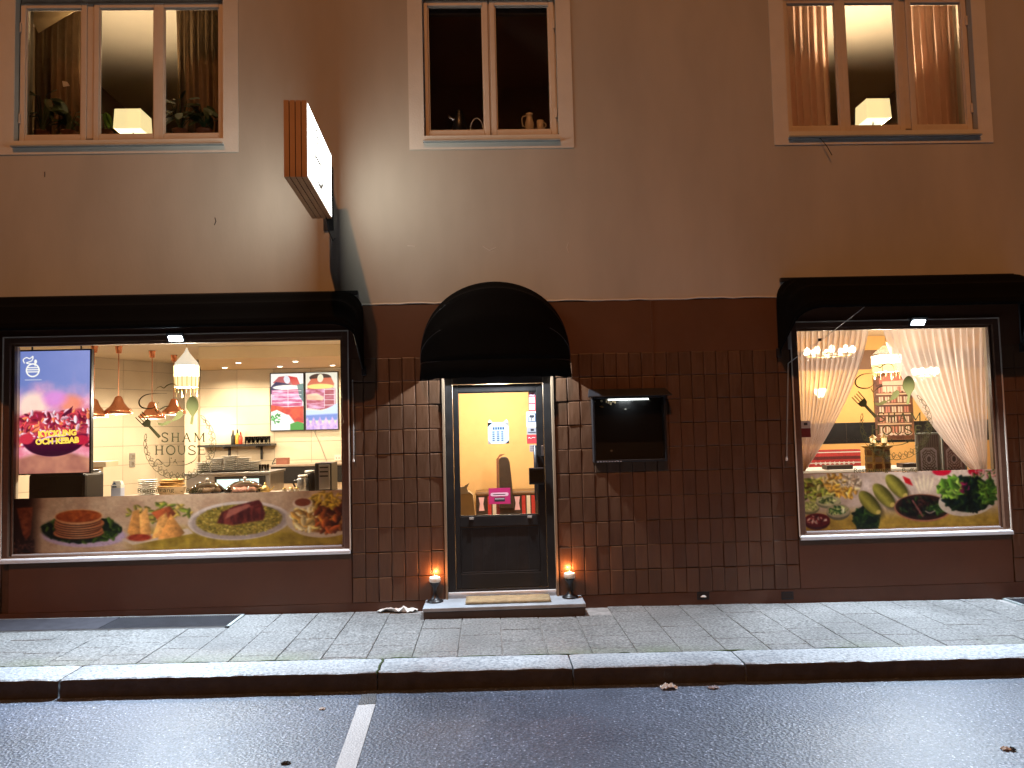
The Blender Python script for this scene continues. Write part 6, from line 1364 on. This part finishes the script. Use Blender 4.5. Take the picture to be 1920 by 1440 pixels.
    for k in range(n):
        a = A0+(A1-A0)*(k+.5)/n; da = (A1-A0)/n; f = min(1., 3.0*min(k+1, n-k)/n+.2)
        ribbon(b, [pol(a-da*.5, 396), pol(a, 396-52*f), pol(a+da*.5, 396)], 7, False)
        c = pol(a-da*.5, 396-46*f); rr = 20*f
        if k: ribbon(b, [pol(a-da*.5, 396-20*f), pol(a-da*.22, 396-46*f), pol(a-da*.5, 396-74*f), pol(a-da*.78, 396-46*f), pol(a-da*.5, 396-20*f)], 7, False); 
        d_ = pol(a, 382); poly(b, [(d_[0]+5*math.cos(q), d_[1]+5*math.sin(q)) for q in np.linspace(0, 6.28, 7)[:-1]])
    b.build('ring_pattern', 'decal', t)
    # calligraphy line
    b = MB(); ribbon(b, [(262, 1028), (330, 1026), (385, 1020), (360, 985), (330, 966), (300, 1000), (270, 1018)], 10, True, True); ribbon(b, [(388, 990), (410, 1035), (445, 1045), (470, 1020), (466, 960), (462, 925)], 10, True, True)
    ribbon(b, [(480, 1040), (560, 1038), (640, 1030), (700, 1008), (740, 985), (768, 950), (772, 920)], 9, True, True); ribbon(b, [(500, 1030), (520, 990), (545, 1005), (560, 1035)], 8, True, True)
    for (u, v_) in ((486, 955), (532, 975), (622, 990), (712, 1005)): poly(b, [(u+8*math.cos(q), v_+8*math.sin(q)) for q in np.linspace(0, 6.28, 7)[:-1]])
    b.build('calligraphy', 'decal', t)
    for px_, wd in ((257, 'Restaurang'), (338, '-'), (348, 'Buffé')):
        p = at(px_+dx, 924+dy, DYV); text_obj('tagline_word', wd, .060, p.x, p.z, DYV, 'decal', t, 'LEFT', 1.32)
logo(0, 0, 'SHAM HOUSE logo with fork, spoon and patterned ring on the left window'); logo(1343, -38, 'SHAM HOUSE logo overlapping curtains and lantern on the right window')

# ================================================================== UPPER WINDOWS: lamps, curtains, plants
def square_lamp(px, ybot, Y, w_, h_, rz, lab, e):
    p = at(px, ybot, Y); x_, z = p.x, p.z; t = thing('square_table_lamp', (x_, Y, UZ0+.09), lab, 'table lamp', 'square lamps in the upper windows')
    Mr = Matrix.Rotation(R(rz), 3, 'Z'); w2 = w_/2; wt = w2*.93
    b = MB(); q = lambda x1, y1, z1: tuple(Vector((x_, Y, z+z1))+Mr @ Vector((x1, y1, 0)))
    b.add([q(-w2, -w2, 0), q(w2, -w2, 0), q(w2, w2, 0), q(-w2, w2, 0), q(-wt, -wt, h_), q(wt, -wt, h_), q(wt, wt, h_), q(-wt, wt, h_)], [(0, 1, 5, 4), (1, 2, 6, 5), (2, 3, 7, 6), (3, 0, 4, 7)]); b.build('shade', 'shade_glow', t, solid=.003)
    b = MB(); b.add([q(-w2*.97, -w2*.97, .004), q(w2*.97, -w2*.97, .004), q(w2*.97, w2*.97, .004), q(-w2*.97, w2*.97, .004)], [(0, 1, 2, 3)]); b.build('diffuser', 'shade_under', t)
    MB().lathe([(.006, z-UZ0-.09), (.012, z-UZ0-.08)], (x_, Y, UZ0+.09), 10).build('finial', 'steel', t)
    MB().lathe([(.075, 0), (.075, .012), (.02, .02), (.012, .03), (.012, max(.04, z-UZ0-.095))], (x_, Y, UZ0+.09), 18).build('base', 'steel', t, smooth=True)
    for a in (-1, 1): MB().tube([q(a*wt, -wt, h_), q(a*w2, -w2, 0)], .004, 5).build('shade_edge', 'shade_glow', t)
    lamp('SPOT', (x_, Y, z+h_*.6), e, (1., .76, .46), t, .04, target=(x_, Y, z+3), spot=R(120), blend=.7)
    lamp('POINT', (x_, Y+.01, z+h_*.5), e*(.5 if x_ < 0 else 1.0), (1., .76, .48), t, .03)
square_lamp(250, 250, .62, .285, .215, 0, 'square glowing table lamp in the left upper window', 95); square_lamp(1637, 230, .62, .27, .22, 0, 'square glowing table lamp in the right upper window', 150)
def hang(px0, px1, Y, lab, mat, folds, top, grp, sw=0.):
    x0, x1 = at(px0, 150, Y).x, at(px1, 150, Y).x; b = MB()
    b.grid(lambda u, v: (x0+(x1-x0)*u*(1-.06*v)+sw*v, Y+.022*math.sin(2*math.pi*folds*u+.8*math.sin(4*v+u))+.008*math.sin(9*folds*u), top+(UZ0-.35-top)*v), 90, 10)
    return tag(b.build('window_curtain', mat, None, smooth=True), lab, 'curtain', grp)
ZC = 6.30
hang(62, 172, .42, 'brown pleated curtain at the left side of the left upper window', 'curtain_brown', 8, ZC, 'curtains in the upper windows', .02); hang(330, 436, .42, 'brown pleated curtain at the right side of the left upper window', 'curtain_brown', 8, ZC, 'curtains in the upper windows', .03)
hang(1466, 1558, .42, 'rose pleated curtain at the left side of the right upper window', 'curtain_rose', 7, ZC, 'curtains in the upper windows'); hang(1703, 1812, .42, 'rose pleated curtain at the right side of the right upper window', 'curtain_rose', 8, ZC, 'curtains in the upper windows', .04)
for (a, b_), lab in ((UW[0], 'white curtain rail in the left upper window'), (UW[2], 'white curtain rail in the right upper window')):
    o = MB().tube([(a-.1, .42, ZC+.015), (b_+.1, .42, ZC+.015)], .014, 8).build('curtain_rail', 'white_paint', None); tag(o, lab, 'rail')
# a blind that has slipped at one corner
q = [at(52, 22, .30), at(157, 10, .30), at(152, 14, .30), at(72, 62, .30)]
b = MB(); b.add([q[0], q[1], q[2], q[3]], [(0, 1, 2, 3)]); o = b.build('slipped_blind', 'paper_bag', None, solid=.006); tag(o, 'slipped pleated blind hanging askew in the left upper window', 'blind')
def plant(px, lab, seed, n_, hmin, hmax, spread, mat='leaf'):
    rs = random.Random(seed); x_ = at(px, 245, .30).x; Y = .27; zb = UZ0+.09
    t = thing('potted_plant', (x_, Y, zb), lab, 'potted plant', 'plants in the left upper window')
    MB().lathe([(.055, 0), (.075, .10), (.082, .105), (.07, .10)], (x_, Y, zb), 16).build('pot', 'terracotta', t, smooth=True)
    for k in range(n_):
        a = rs.uniform(0, 6.28); h = rs.uniform(hmin, hmax); s_ = rs.uniform(.3, 1)*spread; dx, dy = math.cos(a)*s_, math.sin(a)*s_*.35
        pts = [Vector((x_, Y, zb+.09)), Vector((x_+dx*.35, Y+dy*.35, zb+.09+h*.6)), Vector((x_+dx*.7, Y+dy*.7, zb+.09+h))]; tip = Vector((x_+dx*1.35, Y+dy*1.35, zb+.09+h*rs.uniform(.75, 1.05)))
        MB().tube(pts, [.005, .004, .003], 5).build('stem', mat, t)
        base = pts[2]; d_ = tip-base; L = max(d_.length, .10); d_ = d_.normalized(); sd = d_.cross(Vector((0, -.6, .8))).normalized(); L *= 1.5; w_ = L*rs.uniform(.22, .34); b = MB()
        prof = [(0, .1), (.2, .75), (.45, 1), (.7, .8), (.9, .35), (1, .02)]
        vs = []
        for (f_, ww) in prof:
            c = base+d_*L*f_+Vector((0, 0, -.10*L*f_*f_)); vs += [c-sd*w_*ww+Vector((0, 0, .012*ww)), c, c+sd*w_*ww+Vector((0, 0, .012*ww))]
        b.add(vs, [(i*3+j, i*3+j+1, i*3+j+4, i*3+j+3) for i in range(len(prof)-1) for j in range(2)]); b.build('leaf', mat, t, smooth=True)
plant(82, 'dark leafy pot plant at the far left of the left upper window', 3, 18, .15, .40, .16); plant(133, 'low dark pot plant beside the first in the left upper window', 4, 20, .08, .24, .13)
plant(340, 'broad-leaved pot plant behind the right sash of the left upper window', 5, 20, .15, .36, .20); plant(385, 'dense dark pot plant at the right of the left upper window', 6, 22, .10, .28, .16); plant(200, 'single pale green leaf plant beside the square lamp', 8, 3, .16, .22, .06, 'leaf_light')
p = at(122, 157, .25); b = MB(); b.prism([(p.x-.03, p.z+.03), (p.x+.02, p.z+.02), (p.x+.045, p.z-.02), (p.x-.02, p.z-.03)], .25, .256); o = b.build('paper_butterfly', 'white_cloth', None); tag(o, 'white paper butterfly pinned before the left curtain', 'ornament')
# dark kitchen sill things in the middle window
zs = UZ0+.09; sx = lambda px: at(px, 240, .22).x
def sill_thing(name, lab, cat, px): return thing(name, (sx(px), .22, zs), lab, cat)
t = sill_thing('glass_kettle', 'dark glossy kettle on the sill of the middle upper window', 'kettle', 862); x_ = sx(862)
MB().lathe([(.06, 0), (.075, .05), (.07, .13), (.045, .20), (.03, .24), (.034, .25)], (x_, .22, zs), 18).build('body', 'black_plastic', t, smooth=True); MB().lathe([(.032, .251), (.018, .265), (.006, .28)], (x_, .22, zs), 14).build('lid', 'black_plastic', t, smooth=True); MB().tube(smooth_pts([(x_-.05, .22, zs+.16), (x_-.10, .22, zs+.19), (x_-.11, .22, zs+.21)]), [.016, .010, .006], 8).build('spout', 'steel', t)
t = sill_thing('wire_basket', 'round wire basket handle on the middle upper window sill', 'basket', 894); x_ = sx(894)
MB().tube([(x_+.07*math.cos(a), .22, zs+.03+.15*math.sin(a)) for a in np.linspace(0, 3.14, 14)], .005, 6).build('handle', 'white_paint', t); MB().lathe([(.05, 0), (.068, .03)], (x_, .22, zs), 16).build('bowl', 'wicker', t)
t = sill_thing('ceramic_jug', 'cream ceramic jug on the middle upper window sill', 'jug', 993); x_ = sx(993)
MB().lathe([(.03, 0), (.042, .05), (.048, .11), (.032, .17), (.030, .20), (.038, .22), (.03, .22)], (x_, .22, zs), 16).build('body', 'ceramic', t, smooth=True); MB().tube(smooth_pts([(x_-.03, .22, zs+.20), (x_-.075, .22, zs+.18), (x_-.07, .22, zs+.10), (x_-.04, .22, zs+.08)]), .006, 6).build('handle', 'ceramic', t)
t = sill_thing('ceramic_mug', 'small cream mug beside the jug on the middle sill', 'mug', 1013); x_ = sx(1013)
MB().lathe([(.032, 0), (.036, .06), (.036, .145), (.032, .145), (.03, .01)], (x_, .22, zs), 16).build('body', 'ceramic', t, smooth=True); MB().tube(smooth_pts([(x_+.034, .22, zs+.13), (x_+.062, .22, zs+.10), (x_+.036, .22, zs+.06)]), .005, 6).build('handle', 'ceramic', t)
o = MB().box(UW[1][0]+.02, UW[1][1]-.02, .20, .26, UZ1-.13, UZ1-.03).build('roller_blind', 'zinc', None, bevel=.01); tag(o, 'rolled-up grey blind at the top of the middle upper window', 'blind')
